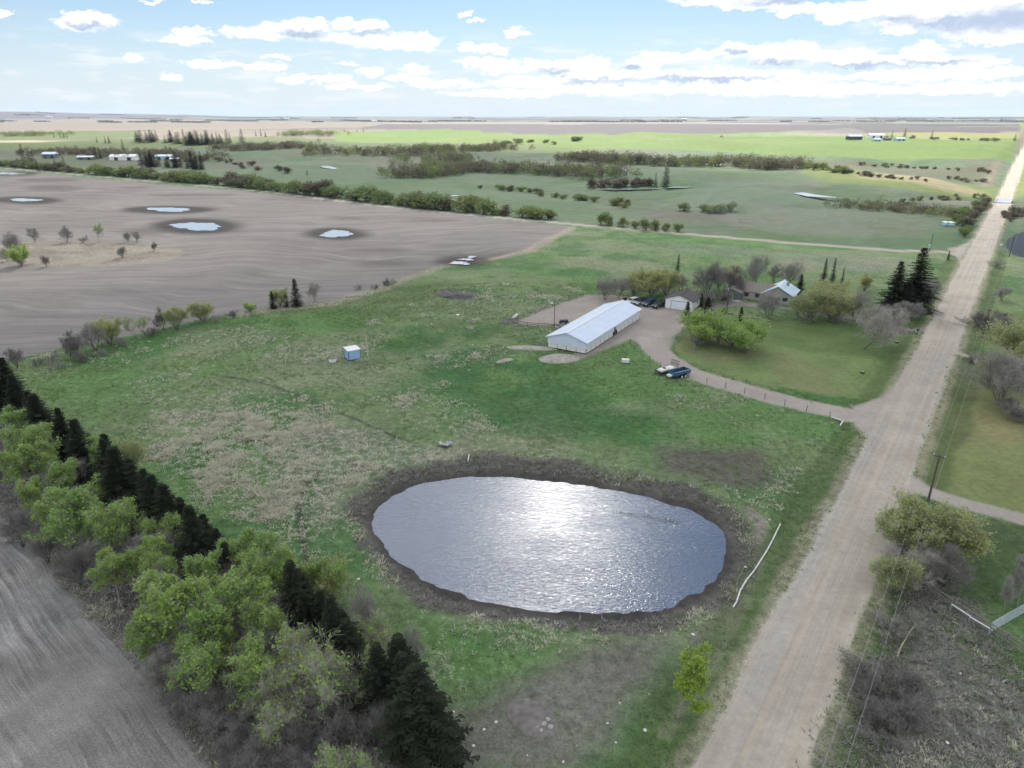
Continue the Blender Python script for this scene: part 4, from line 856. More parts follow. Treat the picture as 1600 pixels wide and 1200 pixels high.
def far(kind, x, y, H, label, group, wide=1.0):
    k = FCNT[0]; FCNT[0] += 1; me, H0 = FARV[kind][k % len(FARV[kind])]
    o = link('spruce_tree' if kind == 'spruce' else 'bush_tree', me, None, (x, y, gz(x, y) - 0.1)); s = H / H0
    o.scale = (s * wide, s * wide, s); o.rotation_euler = (0, 0, TREE_RNG.uniform(0, 6.28)); tag(o, label, 'spruce' if kind == 'spruce' else 'tree', group); return o
def row(pts, n, H, kinds, label, group, jx=3.0, wide=1.0, hv=0.25):
    w_ = np.array([G(*p) for p in pts]); d = np.concatenate([[0], np.cumsum(np.hypot(*np.diff(w_, axis=0).T))]); rg = np.random.default_rng(int(abs(pts[0][0]) * 7 + n))
    for i in range(n):
        t = d[-1] * (i + rg.uniform(0.1, 0.9)) / n; x = np.interp(t, d, w_[:, 0]) + rg.normal() * jx; y = np.interp(t, d, w_[:, 1]) + rg.normal() * jx
        far(kinds[rg.integers(len(kinds))], x, y, H * rg.uniform(1 - hv * 1.5, 1 + hv), label if n > 34 else f'{label}, {ORD[i]} from left', group, wide * rg.uniform(0.95, 1.75))
RB = ('brown', 'green', 'green'); g = 'bushes along the side road'; lb = 'leafing bush tree in the hedge along the far side of the side road'
row([(-60,254),(0,259),(100,268),(200,276),(300,285),(400,294),(520,308),(640,321),(760,334),(868,344)], 125, 8.6, RB, lb, g, 2.2, 1.25, 0.38)
for px, py, H, lb in ((938,351,7.5,'round green tree right after the gap in the side road hedge'), (950,352,6.5,'green tree close to the round one by the side road'), (973,354,5.5,'green tree third after the hedge gap by the side road'), (993,357,4.5,'narrow tree fourth after the hedge gap by the side road'), (1010,359,6.5,'taller green tree fifth after the hedge gap by the side road'), (1024,360,6.0,'green tree sixth after the hedge gap by the side road'), (1040,361,4.5,'brown-green tree seventh after the hedge gap by the side road'), (1060,362,4.8,'last green tree of the side road hedge')):
    x, y = G(px, py); far('green', x, y, H, lb, 'last trees of the side road hedge', 1.0)

wood([(475,241),(560,243),(620,243),(680,239),(760,236),(800,232)], 240, 14, 16, 1.2, 'long dark wood beyond the grassland', ('far_twig', 'far_twig', 'far_leaf'))
wood([(625,256),(660,259),(700,256),(722,251)], 70, 15, 9, 1.2, 'rounded copse left of the valley wood', ('far_twig', 'far_leaf'))
wood([(605,276),(660,277),(700,271),(740,267),(820,270),(900,274),(965,277)], 260, 12, 9, 1.2, 'dark wood along the middle of the valley', ('far_twig', 'far_twig', 'far_leaf'))
wood([(890,251),(960,255),(1060,259),(1160,259),(1245,265)], 260, 13, 9, 1.2, 'grey wood below the bright crop field', ('far_twig', 'far_twig', 'far_leaf'))
row([(790,226),(820,222),(866,226)], 10, 8, ('green',), 'pale green tree of the grove at the crop field corner', 'grove at the crop field corner', 8, 1.4)
row([(930,293),(980,291),(1020,290)], 16, 6, ('brown',), 'dark creekside bush left of the lone spruce', 'creekside bushes by the lone spruce', 3, 1.2)
row([(755,295),(800,298),(860,306),(920,314),(985,324)], 22, 4.5, ('brown', 'green'), 'bush on the low ridge behind the side road hedge', 'bushes on the low ridge', 4, 1.3)
row([(1090,330),(1110,331),(1130,330)], 6, 5, ('green',), 'bush of the small clump in the grassland', 'small clump in the grassland', 3, 1.2)
row([(1250,262),(1290,266),(1320,272)], 10, 7, ('brown', 'green'), 'bush tree at the top of the bank slope', 'bushes at the left of the bank', 5, 1.2)
row([(1310,268),(1360,276),(1400,280),(1450,283)], 26, 3.2, ('brown',), 'dark scrub bush along the foot of the sunlit bank', 'scrub along the foot of the bank', 3, 1.3)
row([(1340,258),(1400,260),(1450,264),(1520,268),(1555,270)], 24, 3.4, ('brown', 'green'), 'scrub bush on the crest of the sunlit bank', 'scrub on the crest of the bank', 4, 1.3)
row([(1480,280),(1520,283),(1545,285)], 9, 2.8, ('green', 'brown'), 'small scrub bush low on the bank near the road', 'scrub near the road bank', 4, 1.3)
wood([(1320,322),(1400,328),(1450,333),(1495,338)], 140, 5.0, 6, 1.3, 'brown scrub filling the creek bottom left of the bridge', ('far_twig', 'far_twig', 'far_leaf'), 110, 0.3)
row([(1490,352),(1510,340),(1525,328),(1540,318)], 16, 5.0, ('brown', 'green'), 'bush of the thicket beside the road before the bridge', 'thicket before the bridge', 2.5, 1.0)
row([(1497,372),(1506,360),(1515,350)], 6, 4.5, ('brown', 'green'), 'bush of the thicket end nearest the crossroads', 'thicket end near the crossroads', 1.5, 0.9)
row([(1575,345),(1590,338),(1605,330)], 8, 5.0, ('brown',), 'brown bush right of the road near the bridge', 'bushes right of the bridge', 3, 1.1)
row([(1400,318),(1450,313),(1500,310),(1540,309)], 14, 3.0, ('brown', 'green'), 'low bush on the creek bank by the bridge', 'low bushes on the creek bank', 3, 1.2)
SPL = 'dark spruce of the grove'
row([(213,221),(240,222),(270,223)], 16, 19, ('spruce',), SPL + ' left part of the long spruce line', 'long spruce line left part', 8, 1.5)
row([(280,224),(300,226),(330,226),(356,222)], 34, 21, ('spruce',), SPL + ' dense right part of the long spruce line', 'long spruce line right part', 14, 1.5)
row([(220,258),(235,260),(250,262),(290,262),(325,266)], 26, 15, ('spruce',), SPL + ' beside the white farm shed', 'spruces beside the far farm', 6, 1.4)
wood([(340,234),(380,235),(430,232),(480,230)], 130, 12, 10, 1.2, 'mixed dark grove left of the long wood')
for i, (px, py, H) in enumerate([(40,262,18),(48,258,14),(54,260,13),(60,268,9),(88,265,8),(102,266,11),(150,248,12),(157,248,11),(193,236,14),(165,224,10),(171,224,11),(152,223,9),(268,243,9),(260,242,10),(400,213,12),(408,213,14),(415,214,11),(480,273,4),(95,215,10),(100,215,11),(105,215,9),(85,215,9),(538,206,9),(558,206,9),(568,206,10),(1040,291,14),(1024,291,8),(1393,216,12),(1413,214,14),(1385,217,9),(1455,218,13),(1585,220,10)]):
    x, y = G(px, py); far('spruce', x, y, H * 1.3, f'far dark spruce, {ORD[i]} of the scattered ones counted from the left farm', 'scattered far spruces', 1.35)
wood([(0,214),(40,212),(95,211)], 80, 13, 18, 1.4, 'light green grove at the far left', ('far_leaf',))
wood([(445,213),(480,212),(518,212)], 80, 16, 18, 1.4, 'yellow-green grove left of the crop field', ('far_leaf',))
row([(300,249),(350,251),(420,268),(440,270)], 12, 6, ('brown',), 'brown bush in the grassland behind the side road', 'bushes in the left grassland', 8, 1.4)
wood([(40,244),(100,241),(180,248),(250,243),(330,252)], 160, 11, 12, 1.2, 'leafless wood behind the left farm buildings')
row([(1380,216),(1430,216),(1500,219),(1560,221)], 18, 6, ('green', 'brown'), 'small tree along the far farm lane on the right', 'trees by the far right farm', 10, 1.5)
row([(898,221),(904,221)], 3, 10, ('green',), 'round tree standing alone in the crop field', 'lone crop field trees', 4, 1.3)
# distant shelterbelts that read as one dark line
rg = np.random.default_rng(9); bv, bf, o_ = [], [], 0
for k in range(150):
    px = rg.uniform(-100, 1700); py = 181.2 + 10.5 * rg.uniform(0.05, 1) ** 1.6
    if 600 < px < 1500 and py > 192: continue
    x0, y0 = flat(px, py); r_ = math.hypot(x0, y0)
    if r_ > 15500: continue
    L = rg.uniform(60, 420) * (0.6 + r_ / 9000); a = (0 if rg.uniform() < 0.75 else math.pi / 2) + math.atan2(-ROAD_D[0], ROAD_D[1]) + math.pi / 2 * 0
    nn = int(30 + L / 4); t = rg.uniform(-0.5, 0.5, nn) * L; x = x0 + math.cos(a) * t + rg.normal(size=nn) * 9; y = y0 + math.sin(a) * t + rg.normal(size=nn) * 9
    hh_ = rg.uniform(6, 13, nn); P = np.stack([x, y, hgt(x, y) + hh_ * 0.42], 1); V, F = leaves_np(rg, np.repeat(P, 3, 0) + rg.normal(size=(nn * 3, 3)) * np.array([4, 4, 1.5]), 6.0); bv.append(V); bf.append(F + o_); o_ += len(V)
me = mesh_np('distant_woodland', np.concatenate(bv), np.concatenate(bf), 'far_twig'); tag(link('distant_woodland', me), 'thin dark lines of woodland near the horizon', 'woodland', kind='stuff')

# ------------------------------------------------------------------ built things: materials
def plain(name, col, rough=0.6, spec=0.3, metal=0.0, var=0.12, scale=2.0, bumpd=0.0, emis=None):
    m, n = newmat(name); p = n.objc(); k = n.noise(p, scale, 4, 0.6)
    c = n.mix(1.0, col + (1,), n.rng(k, 0.3, 0.7, 1 - var, 1 + var * 0.6), 'MULTIPLY')
    n.out(n.bsdf(c, rough, n.bump(k, 0.3, bumpd) if bumpd else None, spec, metal))
def ribbed(name, col, axis, pitch, depth=0.03, rough=0.4, spec=0.4, var=0.06):
    m, n = newmat(name); p = n.objc(); sx = n.new('ShaderNodeSeparateXYZ'); n.l.new(p, sx.inputs[0]); t = n.math('FRACT', n.math('DIVIDE', sx.outputs[axis], pitch))
    h = n.rng(n.math('ABSOLUTE', n.math('SUBTRACT', t, 0.5)), 0.32, 0.46, 0, 1, True); k = n.noise(p, 0.5, 4, 0.6)
    c = n.mix(1.0, col + (1,), n.rng(k, 0.3, 0.7, 1 - var, 1 + var), 'MULTIPLY'); n.out(n.bsdf(c, rough, n.bump(h, 0.6, depth), spec))
ribbed('barn_roof', (0.62, 0.70, 0.82), 0, 0.9, 0.07); ribbed('barn_siding', (0.70, 0.76, 0.87), 0, 0.45, 0.02, 0.5); ribbed('barn_gable', (0.70, 0.76, 0.87), 1, 0.45, 0.02, 0.5)
ribbed('blue_siding', (0.36, 0.53, 0.78), 0, 0.55, 0.05, 0.5); ribbed('blue_siding_side', (0.36, 0.53, 0.78), 1, 0.55, 0.05, 0.5); ribbed('white_lap', (0.90, 0.91, 0.93), 2, 0.2, 0.004, 0.6, 0.4, 0.03); ribbed('garage_door', (0.86, 0.88, 0.92), 2, 0.53, 0.02, 0.5)
plain('cream_panel', (0.82, 0.81, 0.76), 0.6, var=0.2, scale=1.2); plain('dark_frame', (0.05, 0.05, 0.052), 0.5); plain('brown_door', (0.10, 0.085, 0.075)); plain('concrete', (0.34, 0.33, 0.31), 0.9, var=0.2)
plain('shingle', (0.115, 0.108, 0.108), 0.9, 0.1, var=0.2, scale=5, bumpd=0.02); plain('tan_shingle', (0.25, 0.225, 0.205), 0.9, 0.1, var=0.2, scale=5, bumpd=0.02); ribbed('blue_metal', (0.50, 0.62, 0.72), 1, 0.6, 0.03, 0.3)
plain('stucco', (0.40, 0.385, 0.35), 0.9); plain('green_wall', (0.16, 0.215, 0.195), 0.8); plain('white_trim', (0.78, 0.78, 0.79), 0.5); plain('white_paint', (0.76, 0.75, 0.73), 0.5, var=0.15)
plain('weathered', (0.235, 0.215, 0.195), 0.9, 0.1, var=0.35, scale=3); plain('tan_wood', (0.42, 0.37, 0.28), 0.8, 0.1, var=0.25); plain('pale_post', (0.58, 0.54, 0.38), 0.8, 0.1); plain('pole_wood', (0.13, 0.11, 0.095), 0.9, 0.1, var=0.3)
plain('galv', (0.52, 0.58, 0.63), 0.4, 0.5, 0.4); plain('wire_metal', (0.40, 0.40, 0.41), 0.5, 0.4, 0.3); plain('rubber', (0.022, 0.022, 0.024), 0.8, 0.2); plain('black_plastic', (0.03, 0.03, 0.033), 0.6); plain('rim', (0.62, 0.63, 0.65), 0.35, 0.5, 0.5)
plain('car_white', (0.78, 0.79, 0.80), 0.22, 0.5, var=0.03); plain('car_silver', (0.42, 0.44, 0.46), 0.22, 0.5, 0.3, 0.03); plain('car_blue', (0.020, 0.045, 0.115), 0.22, 0.5, var=0.05); plain('car_black', (0.018, 0.020, 0.024), 0.2, 0.5, var=0.05); plain('glass', (0.03, 0.04, 0.05), 0.06, 0.6, var=0.02)
plain('headlight', (0.75, 0.76, 0.78), 0.1, 0.6); plain('amber', (0.55, 0.16, 0.02), 0.3); plain('trailer_blue', (0.035, 0.115, 0.215), 0.35, 0.5, var=0.15); plain('trailer_inside', (0.030, 0.034, 0.042), 0.7); plain('manure', (0.40, 0.375, 0.335), 0.95, 0.1, var=0.35, scale=1.6, bumpd=0.3); plain('earth', (0.20, 0.185, 0.17), 0.95, 0.1, var=0.35, scale=1.4, bumpd=0.3)
plain('stone', (0.42, 0.40, 0.38), 0.85, 0.2, var=0.3); plain('pale_stone', (0.66, 0.65, 0.62), 0.8, 0.2); plain('grey_tin', (0.36, 0.39, 0.43), 0.45, 0.5, 0.3, 0.25, 1.2); plain('yellow', (0.62, 0.50, 0.06), 0.5); plain('red_paint', (0.42, 0.06, 0.03), 0.5); plain('deck_grey', (0.30, 0.345, 0.40), 0.85, var=0.15); plain('reed', (0.20, 0.175, 0.075), 0.9); plain('aqua', (0.42, 0.62, 0.66), 0.5)

U = np.array([0.51, 0.86]); U /= np.linalg.norm(U); RZ_FARM = math.atan2(U[1], U[0])
def farm(px, py): x, y = G(px, py); return (x, y, gz(x, y))
def gable(root, L, Wd, eave, rise, roof_mat, wall_long, wall_end, over=0.35, z0=0.0, thick=0.12, ends=None, cap=None):
    """local x along the ridge, y across from 0 to Wd; returns the roof slopes"""
    for y, nm in ((0.0, 'wall'), (Wd, 'wall')):
        mb = MB(); mb.box((L / 2, y + (0.06 if y == 0 else -0.06), (eave + z0) / 2), (L - 0.26, 0.12, eave - z0)); mb.build(nm, wall_long, root)
    for x in (0.0, L):
        mb = MB(); x0 = x if x == 0 else x - 0.12; prof = [(0, z0), (Wd, z0), (Wd, eave - 0.02), (Wd / 2, eave + rise - 0.04), (0, eave - 0.02)]; n = 5
        mb.add([(x0, y, z) for y, z in prof] + [(x0 + 0.12, y, z) for y, z in prof], [tuple(range(n))[::-1], tuple(range(n, 2 * n))] + [(i, (i + 1) % n, n + (i + 1) % n, n + i) for i in range(n)]); mb.build('gable_wall', wall_end, root)
    sl = []
    k = over * rise / (Wd / 2)
    for sgn in (0, 1):
        ye = -over if sgn == 0 else Wd + over; ym = Wd / 2; mb = MB(); a = [(-over, ye, eave - k), (L + over, ye, eave - k), (L + over, ym, eave + rise), (-over, ym, eave + rise)]
        b = [(x, y, z + thick) for x, y, z in a]; mb.add(a + b, [(0, 1, 2, 3) if sgn else (3, 2, 1, 0), (4, 5, 6, 7) if not sgn else (7, 6, 5, 4), (0, 1, 5, 4), (1, 2, 6, 5), (2, 3, 7, 6), (3, 0, 4, 7)])
        sl.append(mb.build('roof', roof_mat, root))
        fm = MB(); fm.bar((-over, ye - (0.03 if sgn == 0 else -0.03), eave - k + 0.04), (L + over, ye - (0.03 if sgn == 0 else -0.03), eave - k + 0.04), 0.05, 0.2); fm.build('fascia', cap or roof_mat, sl[-1])
    mb = MB(); mb.bar((-over, Wd / 2, eave + rise + thick + 0.02), (L + over, Wd / 2, eave + rise + thick + 0.02), 0.4, 0.05); mb.build('ridge_cap', cap or roof_mat, sl[0])
    return sl
# long metal barn
bx, by, bz = farm(915.6, 554.0)
barn = thing('barn', 'long low white metal barn with bluish roof and pale lower panels', 'barn', (bx, by, bz), RZ_FARM)
BL, BW, BE, BR, BP = 33.5, 9.8, 2.75, 1.55, 1.22
gable(barn, BL, BW, BE, BR, 'barn_roof', 'barn_siding', 'barn_gable', 0.35, BP, cap='white_trim')
mb = MB(); mb.box((BL / 2, BW / 2, -0.05), (BL - 0.5, BW - 0.5, 0.5)); mb.build('foundation', 'dark_frame', barn)
def panel_mesh(L): mb = MB(); mb.box((0, 0, 0), (L - 0.10, 0.07, BP - 0.24)); return mb.mesh('panel', 'cream_panel')
n1 = 13; pm = panel_mesh((BL - 0.2) / n1); pg = panel_mesh((BW - 0.2) / 4); postm = MB().box((0, 0, 0), (0.09, 0.12, BP - 0.12)).mesh('panel_post', 'dark_frame')
for side in (0.06, BW - 0.06):
    for i in range(n1):
        if side < 1 and i == 6: continue
        link('panel', pm, barn, (0.1 + (BL - 0.2) * (i + 0.5) / n1, side, 0.12 + BP / 2))
    for i in range(n1 + 1): link('panel_post', postm, barn, (0.1 + (BL - 0.2) * i / n1, side, 0.06 + BP / 2))
for xe in (0.06, BL - 0.06):
    for i in range(4): o = link('panel', pg, barn, (xe, 0.1 + (BW - 0.2) * (i + 0.5) / 4, 0.12 + BP / 2)); o.rotation_euler = (0, 0, R(90))
    for i in range(1, 4): o = link('panel_post', postm, barn, (xe, 0.1 + (BW - 0.2) * i / 4, 0.06 + BP / 2)); o.rotation_euler = (0, 0, R(90))
mb = MB(); mb.box((0.1 + (BL - 0.2) * 6.5 / n1, 0.05, 1.05), (1.0, 0.10, 2.0)); d = mb.build('door', 'brown_door', barn); mb = MB(); mb.box((0.1 + (BL - 0.2) * 6.5 / n1 + 0.4, -0.02, 1.0), (0.06, 0.06, 0.14)); mb.build('handle', 'rim', d)
mb = MB(); mb.bar((0, -0.30, BE - 0.13), (BL, -0.30, BE - 0.13), 0.12, 0.1); mb.build('gutter', 'dark_frame', barn)
mb = MB(); mb.bar((0.1 + (BL - 0.2) * 6.5 / n1 - 0.6, -0.04, 0.3), (0.1 + (BL - 0.2) * 6.5 / n1 - 0.6, -0.04, BE - 0.15), 0.07, 0.07); mb.build('downpipe', 'dark_frame', barn)
# garage
gx_, gy_, gz_ = farm(1080.5, 486.5)
gar = thing('garage', 'white garage with dark shingle roof and wide white door facing the yard', 'garage', (gx_, gy_, gz_), RZ_FARM)
gable(gar, 7.8, 7.5, 2.7, 1.35, 'shingle', 'white_lap', 'white_lap', 0.4, 0.0, cap='shingle')
mb = MB()
for k in range(4): mb.box((-0.03, 3.35, 0.30 + 0.55 * k), (0.05, 4.9, 0.52))
d = mb.build('garage_door', 'garage_door', gar)
mb = MB(); mb.box((-0.03, 0.84, 1.12), (0.07, 0.1, 2.25)); mb.box((-0.03, 5.86, 1.12), (0.07, 0.1, 2.25)); mb.box((-0.03, 3.35, 2.29), (0.07, 5.1, 0.1)); mb.build('door_frame', 'dark_frame', d)
mb = MB(); mb.box((4.6, -0.02, 1.55), (0.8, 0.06, 0.9)); wn = mb.build('window', 'glass', gar); mb = MB(); [mb.box((4.6 + a, -0.03, 1.55 + b), s_) for a, b, s_ in ((0.43, 0, (0.08, 0.08, 1.02)), (-0.43, 0, (0.08, 0.08, 1.02)), (0, 0.48, (0.78, 0.08, 0.08)), (0, -0.48, (0.78, 0.08, 0.08)))]; mb.build('frame', 'white_trim', wn)
mb = MB(); mb.tube((2.6, 6.2, 3.0), (2.6, 6.2, 3.75), 0.09); mb.build('vent_pipe', 'galv', gar)
# house behind the trees
hx, hy, hz_ = farm(1236, 478)
hou = thing('house', 'low house with pale blue metal roof and grey-tan wing, half hidden by trees', 'house', (hx, hy, hz_), RZ_FARM)
gable(hou, 9.0, 8.0, 2.8, 2.2, 'blue_metal', 'stucco', 'stucco', 0.5, 0.0, cap='white_trim')
wing = bpy.data.objects.new('wing', None); COL.objects.link(wing); wing.parent = hou; wing.location = (1.0, 8.0, 0); wing.rotation_euler = (0, 0, R(90))
wv_ = MB(); wv_.box((3.6, 0.02, 1.28), (7.2, 0.14, 2.56)); wv_.box((3.6, -6.4, 1.28), (7.2, 0.14, 2.56)); wv_.box((7.15, -3.2, 1.28), (0.14, 6.2, 2.56)); wv_.build('wall', 'stucco', wing)
wv_ = MB(); wv_.prism([(0, 0)] * 0 + [(-0.2, 2.45), (7.7, 2.45), (6.0, 2.5), (-0.2, 2.5)], -6.9, 0.5) if False else None
wv_ = MB(); A_ = [(-0.3, 0.5, 2.5), (7.7, 0.5, 2.5), (7.7, -6.9, 2.5), (-0.3, -6.9, 2.5), (-3.0, -3.2, 4.55), (5.2, -3.2, 4.55)]; wv_.add(A_, [(0, 1, 5, 4), (2, 3, 4, 5), (1, 2, 5), (3, 2, 1, 0), (0, 4, 3)]); wv_.build('roof', 'tan_shingle', wing)
for xx in (1.6, 4.6): wv_ = MB(); wv_.box((xx, 0.10, 1.5), (1.2, 0.06, 1.1)); wv_.build('window', 'glass', wing)
for yy in (1.8, 5.6): mb = MB(); mb.box((-0.03, yy, 1.5), (0.06, 1.4, 1.1)); f_ = mb.build('window', 'glass', hou); mb = MB(); mb.box((-0.05, yy, 0.9), (0.1, 1.6, 0.1)); mb.build('sill', 'white_trim', f_)
mb = MB(); mb.box((-0.03, 3.8, 1.05), (0.08, 1.0, 2.1)); mb.build('door', 'brown_door', hou); mb = MB(); mb.box((6.0, 2.5, 4.6), (0.7, 0.7, 1.6)); mb.build('chimney', 'concrete', hou)
sx_, sy_, sz_ = farm(1156, 470)
she = thing('garden_shed', 'small dull green shed left of the house behind the dark round bush', 'shed', (sx_, sy_, sz_), RZ_FARM); gable(she, 4.0, 5.0, 2.2, 1.0, 'tan_shingle', 'green_wall', 'green_wall', 0.25, 0.0)
mb = MB(); mb.box((-0.03, 2.5, 1.0), (0.06, 1.1, 2.0)); mb.build('door', 'white_trim', she)
# blue pump shed on the pasture
px_, py_, pz_ = farm(545.5, 564.5)
ps = thing('pump_shed', 'small light blue metal shed standing alone on the pasture', 'shed', (px_, py_, pz_ - 0.05), R(33))
mb = MB(); mb.box((1.35, 1.35, 0.14), (2.8, 2.8, 0.28)); mb.build('skid', 'dark_frame', ps)
for nm, c_, d_, mt_ in (('wall', (1.35, 0.04, 1.3), (2.7, 0.08, 2.1), 'blue_siding'), ('wall', (1.35, 2.66, 1.3), (2.7, 0.08, 2.1), 'blue_siding'), ('wall', (0.04, 1.35, 1.3), (0.08, 2.54, 2.1), 'blue_siding_side'), ('wall', (2.66, 1.35, 1.3), (0.08, 2.54, 2.1), 'blue_siding_side')):
    mb = MB(); mb.box(c_, d_); mb.build(nm, mt_, ps)
mb = MB(); mb.box((1.35, 1.35, 2.42), (2.95, 2.95, 0.12), rx=R(3)); rf = mb.build('roof', 'white_trim', ps); mb = MB(); [mb.box((a, b, 1.3), (0.12, 0.12, 2.12)) for a in (-0.01, 2.71) for b in (-0.01, 2.71)]; mb.build('corner_trim', 'trailer_blue', ps)
mb = MB(); mb.box((0.9, -0.01, 1.2), (0.85, 0.06, 1.8)); mb.build('door', 'blue_siding', ps)

# ------------------------------------------------------------------ vehicles
def wheel(root, x, y, r, w_, rimm='rim'):
    mb = MB(); mb.tube((x, y - w_ / 2, r), (x, y + w_ / 2, r), r, n=16); t = mb.build('wheel', 'rubber', root)
    mb = MB(); s_ = 1 if y > 0 else -1; mb.tube((x, y + s_ * (w_ / 2 - 0.02), r), (x, y + s_ * (w_ / 2 + 0.015), r), r * 0.62, n=12); mb.build('rim', rimm, t)
def car(px, py, rz, label, paint_, suv=1.0, roofm=None, group='cars parked by the garage'):
    x, y, z = farm(px, py); c = thing('parked_car', label, 'car', (x, y, z + 0.02), rz, group); h = 1.45 + 0.33 * suv
    lo = [(-2.25, 0.42), (-2.2, 0.30), (2.2, 0.30), (2.3, 0.48), (2.25, 0.80), (1.95, 0.92), (1.1, 1.0), (-2.15, 1.02), (-2.3, 0.85)]
    mb = MB(); mb.prism(lo[::-1], -0.92, 0.92); mb.build('body', paint_, c, bevel=0.07)
    b0, b1, t0, t1 = -2.12, 1.05, -1.95 + 0.25 * (1 - suv), 0.42
    def cab(wb, wt, zb, zt, e=0.0): return [(b0 - e, -wb, zb), (b1 + e, -wb, zb), (b1 + e, wb, zb), (b0 - e, wb, zb), (t0 - e, -wt, zt), (t1 + e, -wt, zt), (t1 + e, wt, zt), (t0 - e, wt, zt)]
    FQ = [(3, 2, 1, 0), (4, 5, 6, 7), (0, 1, 5, 4), (1, 2, 6, 5), (2, 3, 7, 6), (3, 0, 4, 7)]
    mb = MB(); mb.add(cab(0.86, 0.72, 0.98, h - 0.08), FQ); cb_ = mb.build('cabin', 'glass', c)
    mb = MB(); mb.box(((t0 + t1) / 2, 0, h - 0.05), (t1 - t0 + 0.12, 1.5, 0.09)); mb.build('roof', roofm or paint_, c, bevel=0.03)
    mb = MB()
    for s_ in (-1, 1):
        for (xa, xb) in ((b1, t1), (b0, t0), (-0.45, -0.5)): mb.bar((xa, s_ * 0.875, 1.0), (xb, s_ * 0.735, h - 0.08), 0.05, 0.09)
    mb.build('pillars', roofm or paint_, cb_)
    for s_ in (-1, 1):
        mb = MB(); mb.box((2.22, s_ * 0.66, 0.72), (0.14, 0.38, 0.16)); mb.build('headlight', 'headlight', c); mb = MB(); mb.box((-2.26, s_ * 0.74, 0.82), (0.1, 0.2, 0.3)); mb.build('tail_light', 'red_paint', c)
        mb = MB(); mb.box((0.85, s_ * 1.02, 1.05), (0.14, 0.2, 0.14)); mb.build('mirror', paint_, c)
        for xw in (-1.38, 1.42): wheel(c, xw, s_ * 0.84, 0.36, 0.24)
    mb = MB(); mb.box((2.28, 0, 0.66), (0.08, 0.9, 0.24)); mb.build('grille', 'black_plastic', c); mb = MB(); mb.box((2.27, 0, 0.40), (0.12, 1.75, 0.16)); mb.build('bumper', 'black_plastic', c); return c
RC = math.atan2(-U[1], -U[0]) - 0.35
car(987.5, 474.0, RC, 'white parked car at the left end of the row beside the garage', 'car_white', 0.5)
car(1000, 475.5, RC, 'silver and black parked car, second from the left in the row', 'car_silver', 0.8, 'car_black')
car(1014.5, 477.5, RC, 'dark blue boxy off-roader, third from the left in the parked row', 'car_blue', 1.3)
car(1029, 480, RC, 'black parked car nearest to the white garage', 'car_black', 0.9)
x, y, z = farm(976.5, 472); tb = thing('rubbish_bin', 'black wheeled bin left of the white parked car', 'bin', (x, y, z), RC); mb = MB(); mb.box((0, 0, 0.6), (0.75, 0.75, 1.1), taper=1.15); mb.build('body', 'black_plastic', tb); mb = MB(); mb.box((0.02, 0, 1.2), (0.95, 0.9, 0.08), ry=0.06); mb.build('lid', 'black_plastic', tb)
# quad and trailer in the yard
x, y, z = farm(881, 506); q = thing('quad_bike', 'dark blue quad bike parked on the yard behind the barn', 'quad bike', (x, y, z), R(20))
mb = MB(); mb.prism([(-1.1, 0.6), (-0.9, 0.45), (0.9, 0.45), (1.15, 0.65), (1.05, 0.95), (0.4, 0.85), (0.2, 0.95), (-0.5, 1.0), (-1.05, 0.95)][::-1], -0.45, 0.45); mb.build('body', 'car_blue', q, bevel=0.08)
mb = MB(); mb.box((-0.35, 0, 1.05), (0.9, 0.42, 0.16)); mb.build('seat', 'black_plastic', q); mb = MB(); mb.bar((0.45, 0, 0.9), (0.3, 0, 1.3), 0.08, 0.08); mb.bar((0.3, -0.45, 1.3), (0.3, 0.45, 1.3), 0.05, 0.05); mb.build('handlebar', 'black_plastic', q)
mb = MB(); mb.box((-0.9, 0, 1.08), (0.55, 0.9, 0.06)); mb.box((0.85, 0, 1.02), (0.45, 0.85, 0.06)); mb.build('rack', 'black_plastic', q)
for a in (-0.8, 0.8):
    for s_ in (-1, 1): wheel(q, a, s_ * 0.52, 0.33, 0.28)
x, y, z = farm(871, 508); o = thing('plank_stack', 'stack of tan planks beside the quad bike', 'planks', (x, y, z), R(-8))
for k in range(5): mb = MB(); mb.box((0.1 * (k % 2), -0.5 + 0.25 * k, 0.25 + 0.05 * (k % 2)), (3.2, 0.22, 0.08)); mb.build('plank', 'tan_wood', o)
for xx in (-1.2, 1.2): mb = MB(); mb.box((xx, 0, 0.1), (0.15, 1.4, 0.2)); mb.build('bearer', 'weathered', o)
x, y, z = farm(876, 513); o = thing('stock_tank', 'low pale metal trough by the rail fence behind the barn', 'trough', (x, y, z), R(10)); mb = MB(); mb.box((0, 0, 0.3), (2.6, 0.9, 0.6), taper=1.1); mb.build('tub', 'galv', o); mb = MB(); mb.box((0, 0, 0.62), (2.5, 0.75, 0.03)); mb.build('water', 'still_water', o)
